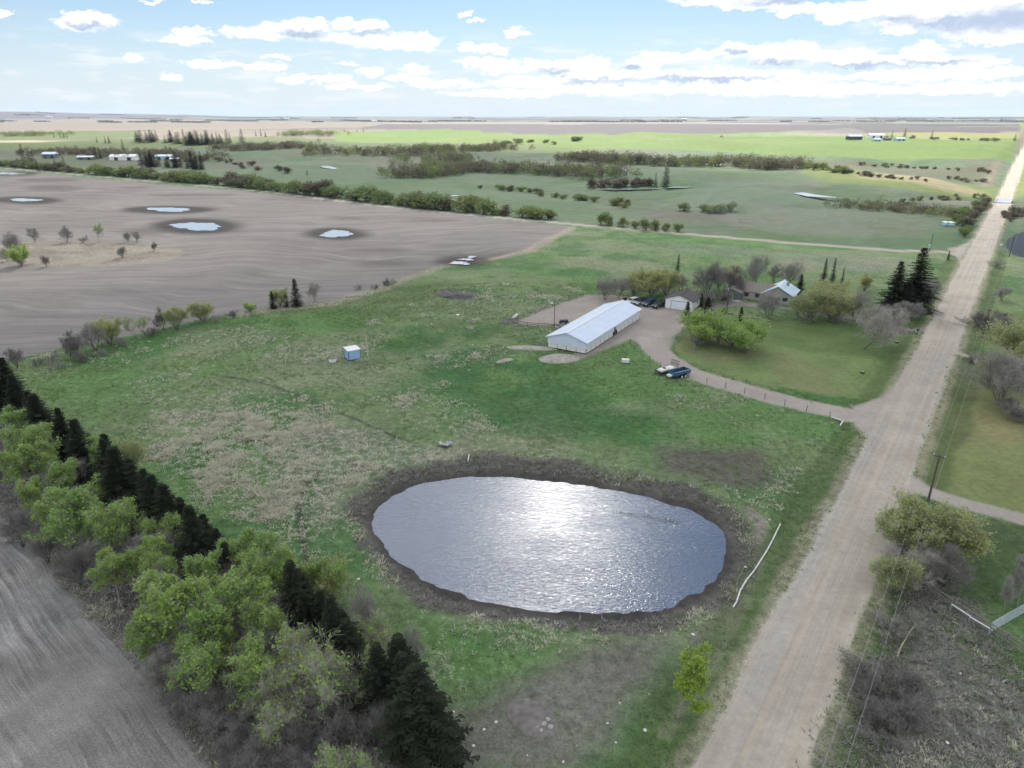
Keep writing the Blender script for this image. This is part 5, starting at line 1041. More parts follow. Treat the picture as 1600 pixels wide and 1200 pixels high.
# trailers beside the drive
def dirpx(a, b): p_, q_ = np.array(G(*a)), np.array(G(*b)); d_ = q_ - p_; return math.atan2(d_[1], d_[0])
rzT = dirpx((1042, 590), (1076, 581))
x, y, z = farm(1061, 588); t = thing('dump_trailer', 'blue open-topped dump trailer with white wheels beside the drive', 'trailer', (x, y, z), rzT)
mb = MB(); mb.box((0, 0, 0.62), (4.4, 2.0, 0.12)); mb.build('floor', 'trailer_inside', t)
for s_ in (-1, 1):
    mb = MB(); mb.box((0, s_ * 1.0, 1.05), (4.4, 0.08, 0.8)); pn = mb.build('side_panel', 'trailer_blue', t); mb = MB(); mb.bar((-2.2, s_ * 1.0, 1.49), (2.2, s_ * 1.0, 1.49), 0.12, 0.07); mb.build('top_rail', 'grey_tin', pn)
    for xx in (-0.45, 0.5): wheel(t, xx, s_ * 1.18, 0.36, 0.24, 'white_trim')
    mb = MB(); mb.box((0.02, s_ * 1.2, 0.80), (2.0, 0.3, 0.05)); mb.build('mudguard', 'black_plastic', t)
for xx, nm in ((-2.2, 'front_panel'), (2.2, 'tailgate')): mb = MB(); mb.box((xx, 0, 1.05), (0.08, 1.92, 0.8)); mb.build(nm, 'trailer_blue', t)
mb = MB(); mb.bar((-2.2, 0.8, 0.55), (-3.6, 0, 0.5), 0.12, 0.14); mb.bar((-2.2, -0.8, 0.55), (-3.6, 0, 0.5), 0.12, 0.14); mb.tube((-3.5, 0, 0.05), (-3.5, 0, 0.9), 0.05); mb.build('tongue', 'black_plastic', t); mb = MB(); mb.box((-2.75, 0, 0.75), (0.8, 0.9, 0.35)); mb.build('tool_box', 'white_trim', t)
x, y, z = farm(1041, 581); t = thing('flatbed_trailer', 'flatbed trailer with white load and upright ramp, left behind the blue trailer', 'trailer', (x, y, z), rzT + 0.1)
mb = MB(); mb.box((0, 0, 0.55), (5.0, 2.1, 0.14)); mb.build('deck', 'black_plastic', t); mb = MB(); mb.box((-0.9, 0.1, 0.78), (2.4, 1.5, 0.3), taper=0.85); mb.build('white_sled', 'white_paint', t); mb = MB(); mb.box((1.3, 0, 0.72), (1.7, 1.8, 0.2), taper=0.92); mb.build('white_cover', 'white_paint', t); mb = MB(); mb.box((-0.6, 0.1, 0.99), (0.6, 0.6, 0.12)); mb.build('seat', 'black_plastic', t)
mb = MB(); [mb.bar((2.55, -1.0 + 0.33 * k, 0.6), (2.7, -1.0 + 0.33 * k, 2.0), 0.06, 0.06) for k in range(7)]; mb.bar((2.7, -1.0, 2.0), (2.7, 1.0, 2.0), 0.07, 0.07); mb.bar((2.62, -1.0, 1.3), (2.62, 1.0, 1.3), 0.05, 0.05); mb.build('ramp_gate', 'dark_frame', t)
for s_ in (-1, 1): wheel(t, 0.3, s_ * 1.18, 0.33, 0.22, 'white_trim'); mb = MB(); mb.bar((-2.5, s_ * 1.02, 0.8), (2.5, s_ * 1.02, 0.8), 0.06, 0.06); mb.build('side_rail', 'dark_frame', t)
mb = MB(); mb.bar((-2.5, 0.8, 0.5), (-3.7, 0, 0.5), 0.1, 0.12); mb.bar((-2.5, -0.8, 0.5), (-3.7, 0, 0.5), 0.1, 0.12); mb.build('tongue', 'black_plastic', t)
# white box
x, y, z = farm(977, 567); t = thing('storage_tank', 'small white rounded tank on the grass right of the barn', 'tank', (x, y, z), R(-8)); mb = MB(); mb.box((0, 0, 0.5), (1.7, 1.0, 0.85)); mb.build('body', 'white_paint', t, bevel=0.18); mb = MB(); mb.box((0, 0, 0.06), (1.4, 0.9, 0.12)); mb.build('skid', 'dark_frame', t); mb = MB(); mb.tube((0.2, 0, 0.9), (0.2, 0, 1.02), 0.2, n=12); mb.build('lid', 'galv', t)

# ------------------------------------------------------------------ fences, poles, wires
def fence(pts, label, gap, ph, rails, pmat, rmat, rail_r=0.06, name='rail_fence', pr_=0.09, plank=False, jit=0.03):
    w_ = np.array([G(*p) for p in pts]) if len(pts[0]) == 2 else np.array(pts); d = np.concatenate([[0], np.cumsum(np.hypot(*np.diff(w_, axis=0).T))]); n_ = max(1, int(round(d[-1] / gap))); rg = np.random.default_rng(len(pts) * 31 + n_)
    P = []
    for i in range(n_ + 1): t_ = d[-1] * i / n_; x, y = np.interp(t_, d, w_[:, 0]), np.interp(t_, d, w_[:, 1]); P.append((x, y, gz(x, y)))
    x0, y0, z0 = P[0]; f = thing(name, label, 'fence', (x0, y0, z0)); L_ = [(x - x0, y - y0, z - z0) for x, y, z in P]; pmz = MB().tube((0, 0, -0.3), (0, 0, ph), pr_, pr_ * 0.85, 6).mesh('post', pmat)
    for q_ in L_: o_ = link('post', pmz, f, q_); o_.rotation_euler = (rg.normal() * jit, rg.normal() * jit, rg.uniform(0, 3)); o_.scale = (1, 1, rg.uniform(0.92, 1.08))
    for h_ in rails:
        for a_, b_ in zip(L_[:-1], L_[1:]):
            mb = MB(); A_ = (a_[0], a_[1], a_[2] + h_ * ph + rg.normal() * jit); B_ = (b_[0], b_[1], b_[2] + h_ * ph + rg.normal() * jit)
            (mb.bar(A_, B_, 0.05, rail_r * 2) if plank else mb.tube(A_, B_, rail_r, n=5)); mb.build('wire' if rail_r < 0.02 else 'rail', rmat, f)
    return f
fence([(985,538),(996,551),(1012,563),(1040,577),(1075,590),(1110,600),(1150,611),(1190,622),(1230,635),(1265,645),(1296,653)], 'wire fence on thin posts along the near side of the yard drive', 4.2, 1.25, (0.35, 0.62, 0.9), 'weathered', 'wire_metal', 0.010, 'wire_fence', 0.075)
fence([(797,505),(815,510),(840,513),(866,514),(892,514)], 'grey plank corral fence behind the barn left end', 2.6, 1.35, (0.3, 0.6, 0.92), 'weathered', 'weathered', 0.08, 'plank_fence', 0.09, True)
fence([(797,505),(806,498),(828,489),(858,478),(885,469),(912,462)], 'low weathered rail fence along the back of the yard', 3.2, 1.0, (0.45, 0.9), 'weathered', 'weathered', 0.06, 'rail_fence', 0.07)
fence([(832,540),(845,541),(858,543)], 'short rail fence at the barn left corner', 2.2, 1.3, (0.35, 0.65, 0.95), 'weathered', 'weathered', 0.06, 'rail_fence', 0.08)
fence([(1432,915),(1458,934),(1484,952),(1514,972),(1545,991),(1575,1010),(1612,1036)], 'grey corral rail fence running down to the right frame edge', 2.6, 1.4, (0.35, 0.62, 0.92), 'weathered', 'weathered', 0.07, 'rail_fence', 0.10)
fence([(1484,955),(1514,975),(1543,994)], 'white top pipes laid along the corral fence corner', 2.7, 1.0, (0.95,), 'galv', 'white_trim', 0.075, 'pipe_rail', 0.05)
fence([(1546,990),(1575,973),(1612,952)], 'bright metal pipe panel fence meeting the corral corner', 2.8, 1.5, (0.2, 0.4, 0.6, 0.8, 0.98), 'galv', 'galv', 0.045, 'panel_fence', 0.06, False, 0.005)
fence([(1428,985),(1418,1000),(1408,1015),(1398,1040)], 'broken leaning rail fence in the right verge', 2.2, 1.1, (0.85,), 'weathered', 'tan_wood', 0.06, 'broken_fence', 0.07, False, 0.12)
for i, (a, b) in enumerate((((1488,972), (1512,984)), ((1500,982), (1516,990)))):
    A_, B_ = farm(*a), farm(*b); mb = MB(); mb.tube((A_[0], A_[1], A_[2] + 0.1), (B_[0], B_[1], B_[2] + 0.12), 0.07, n=6); tag(mb.build('fallen_rail', 'tan_wood'), ['longer fallen rail lying below the corral fence corner', 'shorter fallen rail lying below the corral fence corner'][i], 'rail')
P1 = np.array(G(1450, 783)); P2 = np.array(G(1547, 482, 7.4)); P3 = P2 + (P2 - P1) * 1.32; P4 = P3 + (P2 - P1) * 1.5; P0 = P1 - (P2 - P1) * 0.95; PH = 7.2
POLES = [('dark wooden power pole nearest the camera beside the right drive', P1), ('second power pole with cross-arm above the dark bush patch', P2), ('third power pole beyond the right lawn', P3), ('fourth power pole near the bridge', P4)]
def pole(x, y, h, label, arm=True, extra=None):
    p_ = thing('power_pole', label, 'power pole', (x, y, gz(x, y)), math.atan2(ROAD_D[1], ROAD_D[0])); mb = MB(); mb.tube((0, 0, -0.5), (0, 0, h), 0.16, 0.11, 10); mb.build('pole', 'pole_wood', p_)
    if arm:
        mb = MB(); mb.box((0, 0, h - 0.25), (0.12, 1.5, 0.14)); ar = mb.build('cross_arm', 'pole_wood', p_)
        for s_ in (-0.65, 0.65): mb = MB(); mb.tube((0, s_, h - 0.18), (0, s_, h + 0.04), 0.05, n=8); mb.build('insulator', 'white_trim', ar)
    return p_
for lb, P_ in POLES: pole(P_[0], P_[1], PH, lb)
RN3 = np.array([-ROAD_D[1], ROAD_D[0]])
pts_ = [P0, P1, P2, P3, P4]
for k, s_ in enumerate((-0.65, 0.65)):
    mb = MB()
    for a, b in zip(pts_[:-1], pts_[1:]):
        A_ = np.array([*(a + RN3 * s_), gz(*a) + PH + 0.04]); B_ = np.array([*(b + RN3 * s_), gz(*b) + PH + 0.04]); prev = None
        for i in range(13):
            t_ = i / 12; q_ = A_ * (1 - t_) + B_ * t_; q_[2] -= 4 * 0.9 * t_ * (1 - t_)
            if prev is not None: mb.tube(prev, q_, 0.013, n=4, cap=False)
            prev = q_
    tag(mb.build('power_line', 'wire_metal'), ['left one of the two overhead wires along the right of the road', 'right one of the two overhead wires along the right of the road'][k], 'wire')
x, y, z = farm(1135, 490); yp = pole(x, y, 7.6, 'tall brown pole in the yard between garage and house'); mb = MB(); mb.tube((0.2, 0.15, 6.2), (0.2, 0.15, 6.9), 0.2, n=10); mb.build('transformer', 'galv', yp)
x, y, z = farm(1452, 393); yp = pole(x, y, 7.0, 'power pole beside the side road near the crossroads', False); mb = MB(); mb.box((-0.3, 0.3, 2.2), (0.7, 0.7, 1.2)); mb.build('meter_box', 'aqua', yp)
x, y, z = farm(866, 511); lp = thing('yard_light', 'light pole with white lamp head by the corral fence', 'lamp post', (x, y, z), R(150)); mb = MB(); mb.tube((0, 0, -0.3), (0, 0, 6.2), 0.11, 0.07, 8); mb.build('pole', 'pole_wood', lp); mb = MB(); mb.bar((0, 0, 6.1), (0.8, 0, 6.3), 0.06, 0.06); mb.build('arm', 'galv', lp); mb = MB(); mb.tube((0.85, 0, 6.05), (0.85, 0, 6.4), 0.32, 0.16, 10); mb.build('lamp_head', 'white_trim', lp)
x, y, z = farm(574.5, 556.5); po = thing('tall_post', 'tall pale square post right of the blue shed', 'post', (x, y, z), 0.3); mb = MB(); mb.box((0, 0, 2.3), (0.22, 0.22, 4.8)); mb.build('shaft', 'pale_post', po); mb = MB(); mb.box((0, 0, 0.08), (0.6, 0.5, 0.16)); mb.build('foot', 'tan_wood', po)
# ------------------------------------------------------------------ pipes, stones, heaps
def pipe(pts, r, mat, name, label, cat, seg='section', gap=0.0):
    w_ = [np.array([*G(*p), 0.0]) for p in pts]; [v.__setitem__(2, gz(v[0], v[1]) + r + 0.05) for v in w_]; o_ = w_[0]; t = thing(name, label, cat, tuple(o_))
    for a, b in zip(w_[:-1], w_[1:]): d_ = (b - a); mb = MB(); mb.tube(a - o_, a - o_ + d_ * 0.985, r, n=8); s_ = mb.build(seg, mat, t); mb = MB(); mb.tube(a - o_ + d_ * 0.955, a - o_ + d_, r * 1.25, n=8); mb.build('coupling', 'galv', s_)
pipe([(1219,820),(1206,847),(1198,862),(1187,879),(1178,893),(1166,908),(1156,925),(1151,941),(1145,951)], 0.085, 'white_paint', 'water_pipe', 'long jointed white pipe lying between pond and road', 'pipe')
pipe([(1299,653),(1317,659),(1312,667)], 0.12, 'white_paint', 'white_rail', 'white bent pipe rail at the mouth of the yard drive', 'pipe')
pipe([(733,712),(731,722)], 0.09, 'white_paint', 'white_stake', 'white stake lying on the far bank of the pond', 'stake')
def heap(px, py, sx, sy, h, mat, name, label, cat, rz=0.0, seed=0, n=26):
    x, y, z = farm(px, py); V, F = [], []; rg = np.random.default_rng(seed)
    g_ = np.linspace(-1, 1, n); gx2, gy2 = np.meshgrid(g_, g_, indexing='ij'); rr_ = np.hypot(gx2, gy2); f_ = np.clip(1 - rr_ ** 1.6, 0, 1)
    zz2 = h * f_ ** 0.8 * (0.45 + 0.95 * fbm(gx2 * 2.2 + seed, gy2 * 2.2, 4, seed)) - 0.25 * (f_ <= 0.02) - 0.03
    V = np.stack([gx2.ravel() * sx, gy2.ravel() * sy, zz2.ravel()], 1); id_ = np.arange(n * n).reshape(n, n); F = np.stack([id_[:-1, :-1], id_[1:, :-1], id_[1:, 1:], id_[:-1, 1:]], -1).reshape(-1, 4)
    F = F[(f_.ravel()[F].max(1) > 0.0)]; o_ = link(name, mesh_np(name, V, F, mat, False), None, (x, y, z)); o_.rotation_euler = (0, 0, rz); return tag(o_, label, cat)
heap(874, 561, 5.0, 3.2, 1.0, 'manure', 'manure_pile', 'pale dirt heap in front of the barn gable end', 'heap', 0.2, 3)
heap(832, 544, 6.5, 1.8, 0.45, 'manure', 'dirt_bank', 'long low pale dirt bank left of the barn corner', 'heap', -0.1, 4)
heap(788, 564, 2.4, 0.9, 0.5, 'manure', 'dirt_bank', 'small slanting pale dirt bank left of the barn', 'heap', 0.6, 5)
heap(692, 461, 3.6, 2.2, 1.8, 'earth', 'earth_mound', 'earth mound at the left end of the small dugout', 'mound', 0.1, 6); heap(725, 461.5, 8.5, 1.4, 0.9, 'earth', 'earth_mound', 'long earth rim behind the small dugout', 'mound', -0.12, 7)
heap(795, 504, 2.6, 1.8, 1.2, 'earth', 'earth_mound', 'brown overgrown mound beside the corral fence', 'mound', 0.1, 8)
heap(832, 1122, 2.8, 2.0, 0.30, 'earth', 'rubble_heap', 'low grey rubble heap on bare ground near the bottom edge', 'heap', -0.7, 9)
heap(1150, 470, 1.5, 1.4, 0.3, 'stone', 'gravel_heap', 'pale gravel heap left of the dark round bush', 'heap', 0, 12)
stm = []
for k in range(4):
    rg = np.random.default_rng(300 + k); mb = MB(); vs_ = []
    for zc, rr3 in ((0.0, 0.7), (0.35, 1.0), (0.75, 0.6)):
        for i in range(7): a = 6.283 * i / 7; q_ = rr3 * rg.uniform(0.75, 1.2); vs_.append((math.cos(a) * q_, math.sin(a) * q_, zc))
    mb.add(vs_, [(i, (i + 1) % 7, 7 + (i + 1) % 7, 7 + i) for i in range(7)] + [(7 + i, 7 + (i + 1) % 7, 14 + (i + 1) % 7, 14 + i) for i in range(7)] + [tuple(range(14, 21))]); stm.append((mb.mesh('stone', 'stone'), mb.mesh('stone', 'pale_stone')))
def stones(lst, label, group, s0, pale=0, seed=0):
    rg = np.random.default_rng(seed)
    for i, (px, py) in enumerate(lst): x, y, z = farm(px, py); o_ = link('stone', stm[i % 4][pale], None, (x, y, z - 0.03)); s_ = s0 * rg.uniform(0.6, 1.4); o_.scale = (s_, s_ * rg.uniform(0.7, 1.2), s_ * 0.8); o_.rotation_euler = (0, 0, rg.uniform(0, 6)); tag(o_, label, 'stone', group)
stones([(708,1112),(756,1140),(775,1128),(902,1165),(949,1130),(962,1160),(1014,1085),(968,1098),(1008,1141),(824,1180),(880,1190),(740,1165)], 'pale stone scattered on the bare ground at the bottom edge', 'stones on the bare ground', 0.13, 1, 1)
stones([(820,1105),(832,1112),(845,1118),(850,1132),(840,1136),(828,1126),(838,1124),(856,1125),(846,1142),(860,1136)], 'grey stone lying on the rubble heap', 'stones of the rubble heap', 0.3, 0, 2)
stones([(1241,768),(1246,770),(1202,812),(1139,791),(1165,886),(1083,992),(1215,770)], 'white stone on the bank right of the pond', 'stones right of the pond', 0.18, 1, 3)
stones([(400,690),(520,735),(560,905),(1500,1052),(1480,1160),(1535,1120)], 'pale stone alone in the rough grass', 'stones in the rough grass', 0.18, 1, 4)
x, y, z = farm(694, 697); o = thing('scrap_heap', 'heap of grey sheet metal and boards on the pasture above the pond', 'scrap', (x, y, z))
for k, (dx, dy, a, t_) in enumerate(((0, 0, 0.2, 0.25), (0.5, 0.3, 1.1, 0.35), (-0.5, 0.1, 2.0, 0.3), (0.1, -0.5, 2.7, 0.18), (0.8, -0.1, 0.7, 0.4))): mb = MB(); mb.box((dx, dy, 0.28 + 0.08 * k), (1.3, 0.6, 0.05), a, rx=t_); mb.build('sheet' if k % 2 else 'board', 'grey_tin' if k % 2 == 0 else 'stone', o)
for k in range(3): mb = MB(); mb.box((-0.4 + 0.45 * k, 0.1, 0.12), (0.5, 0.4, 0.3), 0.4 * k); mb.build('block', 'concrete', o)
x, y, z = farm(715.5, 498); o = thing('feed_barrel', 'small yellow-white barrel standing on the upper pasture', 'barrel', (x, y, z)); mb = MB(); mb.tube((0, 0, 0), (0, 0, 1.05), 0.42, n=14); mb.build('body', 'pale_post', o); mb = MB(); mb.tube((0, 0, 1.05), (0, 0, 1.15), 0.45, n=14); mb.build('lid', 'white_trim', o); mb = MB(); mb.tube((0, 0, 0.3), (0, 0, 0.36), 0.44, n=14, cap=False); mb.tube((0, 0, 0.7), (0, 0, 0.76), 0.44, n=14, cap=False); mb.build('hoop', 'dark_frame', o)
x, y, z = farm(520, 566); o = thing('water_trough', 'small white trough left of the blue shed', 'trough', (x, y, z), 0.2); mb = MB(); mb.box((0, 0, 0.25), (1.3, 0.8, 0.45), taper=1.15); mb.build('tub', 'white_trim', o); mb = MB(); mb.box((0, 0, 0.49), (1.25, 0.7, 0.03)); mb.build('water', 'still_water', o)
x, y, z = farm(803, 499); o = thing('plank_stack', 'white planks leaning at the corral fence left end', 'planks', (x, y, z), dirpx((797, 505), (815, 489)))
for k in range(3): mb = MB(); mb.box((1.4, -0.25 + 0.28 * k, 0.5 + 0.05 * k), (3.8, 0.2, 0.07), ry=-0.05); mb.build('plank', 'white_paint', o)
for k in range(2): mb = MB(); mb.box((0.4 + 2 * k, 0, 0.22), (0.15, 1.0, 0.45)); mb.build('trestle', 'weathered', o)
x, y, z = farm(1433, 523); o = thing('mailbox', 'dark mailbox on a post where the house drive meets the road', 'mailbox', (x, y, z), 0.6); mb = MB(); mb.box((0, 0, 0.55), (0.12, 0.12, 1.2)); mb.build('post', 'pole_wood', o); mb = MB(); mb.box((0, 0, 1.3), (0.8, 0.5, 0.5)); mb.build('box', 'car_blue', o, bevel=0.1)
for i, (px, py) in enumerate(((1347, 583), (1401, 536), (1141, 491))):
    x, y, z = farm(px, py); o = thing('tree_stump', ['dark low stump in the middle of the near lawn', 'dark low stump near the road end of the lawn', 'dark low stump at the foot of the yard pole'][i], 'stump', (x, y, z)); mb = MB(); mb.tube((0, 0, -0.1), (0, 0, 0.35), 0.5, 0.38, 9); mb.build('stump', 'dark_bark', o); mb = MB(); mb.tube((0, 0, 0.35), (0, 0, 0.37), 0.33, n=9); mb.build('cut_face', 'tan_wood', o)
# ------------------------------------------------------------------ bridge and far things
bc = ROAD_P + ROAD_D * BRIDGE_T; bzr = float(road_profile(np.array([BRIDGE_T]))[0]); br = thing('road_bridge', 'small road bridge with white guard rails over the creek', 'bridge', (bc[0], bc[1], bzr), math.atan2(ROAD_D[1], ROAD_D[0]))
mb = MB(); mb.box((0, 0, 0.02), (26, 8.4, 0.3)); mb.build('deck', 'deck_grey', br)
for s_ in (-1, 1):
    mb = MB(); mb.box((0, s_ * 4.25, 0.95), (27, 0.12, 0.4)); mb.build('guard_rail', 'white_trim', br)
    for k in range(9): mb = MB(); mb.box((-12.8 + 3.2 * k, s_ * 4.33, 0.5), (0.2, 0.16, 1.1)); mb.build('rail_post', 'white_trim', br)
for xx in (-11, 11): mb = MB(); mb.box((xx, 0, -2.0), (1.2, 8.8, 3.8)); mb.build('abutment', 'concrete', br)
for i, (px, py, h_, kind) in enumerate(((1567.5, 359, 2.6, 'y'), (1562, 391, 2.2, 'w'))):
    x, y, z = farm(px, py); o = thing('road_sign', ['yellow diamond warning sign right of the road before the bridge', 'small white plate sign right of the road at the crossroads'][i], 'sign', (x, y, z), math.atan2(ROAD_D[1], ROAD_D[0])); mb = MB(); mb.tube((0, 0, -0.2), (0, 0, h_), 0.05, n=6); mb.build('post', 'galv', o); mb = MB(); mb.box((-0.07, 0, h_), (0.03, 0.9, 0.9), rx=R(45) if kind == 'y' else 0); mb.build('plate', 'yellow' if kind == 'y' else 'white_trim', o)
for i, (px, py) in enumerate(((1476, 353), (1484.5, 353.5))):
    x, y, z = farm(px, py); o = thing('cattle_feeder', ['left one of two pale cattle feeders in the far corner pasture', 'right one of two pale cattle feeders in the far corner pasture'][i], 'feeder', (x, y, z), 0.4); mb = MB(); mb.box((0, 0, 0.5), (2.6, 1.8, 0.9), taper=1.15); mb.build('trough', 'aqua', o); mb = MB(); mb.box((0, 0, 1.9), (2.9, 2.2, 0.12), rx=0.15); mb.build('roof', 'white_trim', o); mb = MB(); [mb.box((a, b, 1.2), (0.1, 0.1, 1.5)) for a in (-1.2, 1.2) for b in (-0.8, 0.8)]; mb.build('uprights', 'galv', o)
def shed_far(px, py, L, Wd, h, rise, wall, roof, label, rz=0.0, doors=2):
    x, y, z = farm(px, py); t = thing('farm_building', label, 'building', (x, y, z - 0.2), rz); mb = MB(); mb.box((0, 0, h / 2), (L, Wd, h)); mb.build('wall', wall, t)
    mb = MB(); o_ = 0.4; mb.add([(-L / 2 - o_, -Wd / 2 - o_, h), (L / 2 + o_, -Wd / 2 - o_, h), (L / 2 + o_, Wd / 2 + o_, h), (-L / 2 - o_, Wd / 2 + o_, h), (-L / 2 - o_, 0, h + rise), (L / 2 + o_, 0, h + rise)], [(0, 1, 5, 4), (2, 3, 4, 5), (1, 2, 5), (3, 0, 4), (3, 2, 1, 0)]); mb.build('roof', roof, t)
    for k in range(doors): mb = MB(); mb.box((-L / 2 + L * (k + 0.5) / doors, -Wd / 2 - 0.03, h * 0.4), (L * 0.12 + 0.8, 0.1, h * 0.78)); mb.build('door' if k == 0 else 'window', 'brown_door' if k == 0 else 'glass', t)
for a in ((195, 250, 30, 12, 4.5, 2.5, 'white_lap', 'white_trim', 'long white shed of the left farm beyond the hedge', 0.1), (80, 247, 15, 10, 5, 2.5, 'green_wall', 'barn_roof', 'grey-roofed house of the left farm near the tall spruces', 0.1), (135, 249, 18, 8, 3, 1.5, 'weathered', 'barn_roof', 'low pale-roofed shed between the left farm house and long shed', 0.15), (258, 249, 20, 9, 4, 2, 'aqua', 'barn_roof', 'pale blue roofed building right of the long white shed', 0.1), (274, 252, 10, 7, 3, 1.5, 'weathered', 'white_trim', 'small white-roofed shed behind the dark spruces of the left farm', 0.1),
          (1334, 218, 26, 14, 6, 3, 'dark_frame', 'barn_roof', 'dark shed with pale roof at the left of the far right farm', 0.1), (1367, 216, 32, 16, 6, 4, 'white_lap', 'white_trim', 'large white shed in the middle of the far right farm', 0.1), (1369, 221, 14, 9, 4, 2, 'aqua', 'barn_roof', 'small blue shed in front of the large white one', 0.1), (1386, 219.5, 12, 9, 4, 2, 'weathered', 'tan_shingle', 'small brown house of the far right farm', 0.0), (1405, 220, 18, 10, 4, 2, 'aqua', 'barn_roof', 'blue-roofed shed at the right of the far right farm', 0.2),
          (77, 184.5, 60, 25, 14, 6, 'white_lap', 'barn_roof', 'white building on the far left skyline farm', 0.0), (448, 186.5, 60, 25, 12, 5, 'white_lap', 'white_trim', 'white building on the skyline above the crop field', 0.0), (1069, 187.5, 50, 25, 12, 5, 'white_lap', 'white_trim', 'white building on the skyline right of centre', 0.0), (585, 190.5, 40, 20, 9, 5, 'white_lap', 'barn_roof', 'pale building of the distant farm left of centre', 0.0)):
    shed_far(*a)
x, y, z = farm(1127, 214); o = thing('tractor', 'red tractor raising dust at the edge of the dark far field', 'tractor', (x, y, z), R(160)); mb = MB(); mb.box((1.2, 0, 1.7), (2.8, 1.3, 1.3)); mb.build('bonnet', 'red_paint', o, bevel=0.1); mb = MB(); mb.box((-0.9, 0, 2.6), (1.8, 1.8, 2.0), taper=0.85); mb.build('cab', 'glass', o); mb = MB(); mb.box((-0.9, 0, 3.66), (1.8, 1.8, 0.14)); mb.build('roof', 'red_paint', o)
for xx, r_, w_ in ((-1.0, 1.0, 0.7), (2.0, 0.7, 0.5)):
    for s_ in (-1, 1): wheel(o, xx, s_ * 1.15, r_, w_)
mb = MB(); mb.box((-5.5, 0, 0.8), (2.0, 11, 0.5)); mb.bar((-1.5, 0, 0.9), (-4.6, 0, 0.9), 0.3, 0.3); mb.build('harrow', 'red_paint', o)
# reeds standing in the pond
rg = np.random.default_rng(4); bl = []
for k in range(420):
    t_ = rg.uniform(); x, y = flat(965 + 95 * t_ + rg.normal() * 4, 800 + 17 * t_ + rg.normal() * 1.6, POND_Z); a = rg.uniform(0, 6.28); h_ = rg.uniform(0.1, 0.3); w_ = 0.025; l_ = rg.normal(size=2) * 0.08
    bl += [(x - w_ * math.cos(a), y - w_ * math.sin(a), POND_Z - 0.1), (x + w_ * math.cos(a), y + w_ * math.sin(a), POND_Z - 0.1), (x + l_[0], y + l_[1], POND_Z + h_)]
tag(link('reeds', mesh_np('reeds', bl, np.arange(len(bl)).reshape(-1, 3), 'reed')), 'thin line of reeds standing in the right part of the pond', 'reeds', kind='stuff')

# ------------------------------------------------------------------ grass tussocks and tufts: nobody could count them
def blade_mat(name, c1, c2):
    m, n = newmat(name); p = n.pos(); k = n.noise(p, 0.7, 3); k2 = n.noise(p, 7.0, 2)
    c = n.mix(n.rng(n.math('ADD', n.math('MULTIPLY', k, 0.5), n.math('MULTIPLY', k2, 0.5)), 0.36, 0.64), c1 + (1,), c2 + (1,)); d = n.new('ShaderNodeBsdfDiffuse'); t = n.new('ShaderNodeBsdfTranslucent'); n.put(d.inputs[0], c); n.put(t.inputs[0], c)
    mx = n.new('ShaderNodeMixShader'); mx.inputs[0].default_value = 0.5; n.l.new(d.outputs[0], mx.inputs[1]); n.l.new(t.outputs[0], mx.inputs[2]); n.out(mx.outputs[0])
blade_mat('straw_blade', (0.74, 0.72, 0.56), (0.57, 0.555, 0.46)); blade_mat('green_blade', (0.15, 0.28, 0.08), (0.24, 0.33, 0.13)); blade_mat('dead_blade', (0.46, 0.44, 0.41), (0.30, 0.285, 0.265))
def tufts(name, mat, wgt, count, hgt_, blades, label, seed, wd=0.05, spread=0.16):
    rg = np.random.default_rng(seed); area = RAD * np.gradient(rr)[np.repeat(np.arange(NR), NA)] * R(0.125) * (np.abs(AAg.ravel()) < R(54))
    p_ = wgt * area; p_[RAD > 215] = 0; p_ /= p_.sum(); i = rg.choice(N, count, p=p_)
    x = X[i] + rg.normal(size=count) * 0.35; y = Y[i] + rg.normal(size=count) * 0.35; z = Z[i] - 0.05; s = rg.uniform(0.6, 1.5, count) * (1 + 0.25 * sst(60, 160, RAD[i])); V = []
    for b in range(blades):
        a = rg.uniform(0, 6.283, count); q = rg.uniform(0, 1, count) * spread * s; ln_ = rg.uniform(0.5, 1.7, count); bx_ = x + np.cos(a) * q; by_ = y + np.sin(a) * q; h_ = hgt_ * s * rg.uniform(0.55, 1.2, count); lx = np.cos(a) * h_ * ln_; ly = np.sin(a) * h_ * ln_; w_ = wd * s * rg.uniform(0.6, 1.4, count); pa = a + 1.57
        V.append(np.stack([np.stack([bx_ - np.cos(pa) * w_, by_ - np.sin(pa) * w_, z], 1), np.stack([bx_ + np.cos(pa) * w_, by_ + np.sin(pa) * w_, z], 1), np.stack([bx_ + lx, by_ + ly, z + h_], 1)], 1))
    V = np.concatenate(V).reshape(-1, 3); tag(link(name, mesh_np(name, V, np.arange(len(V)).reshape(-1, 3), mat)), label, 'grass', kind='stuff')
grassy = ((ZONE == 0) & (PSD > 1.5)).astype(float)
tufts('dry_tussocks', 'straw_blade', grassy * (np.clip(DRY - 0.12, 0, 1) ** 1.3) * (0.10 + sst(0.45, 0.60, n4)) * (0.08 + sst(0.44, 0.58, n12)), 24000, 0.24, 6, 'straw-coloured tussocks of last year\'s grass', 1, 0.06, 0.25)
tufts('green_tufts', 'green_blade', grassy * (1.05 - np.clip(DRY * 1.1, 0, 1)) * (1 - np.clip(bm + b2 * 0.8 + ring * 0.5, 0, 1)) * (0.1 + sst(0.42, 0.6, n4)), 50000, 0.17, 5, 'fresh green grass tufts of the pasture', 2, 0.05, 0.22)
tufts('dead_tussocks', 'dead_blade', ((ZONE == 0) * (np.clip(rb * 1.2 + strip * 0.8 + bm * 0.6 + ring * 0.5 * (PSD > 1.8), 0, 1)) * (RAD < 170)), 26000, 0.22, 6, 'grey dead sedge and litter tussocks on the rough ground', 3, 0.06, 0.25)

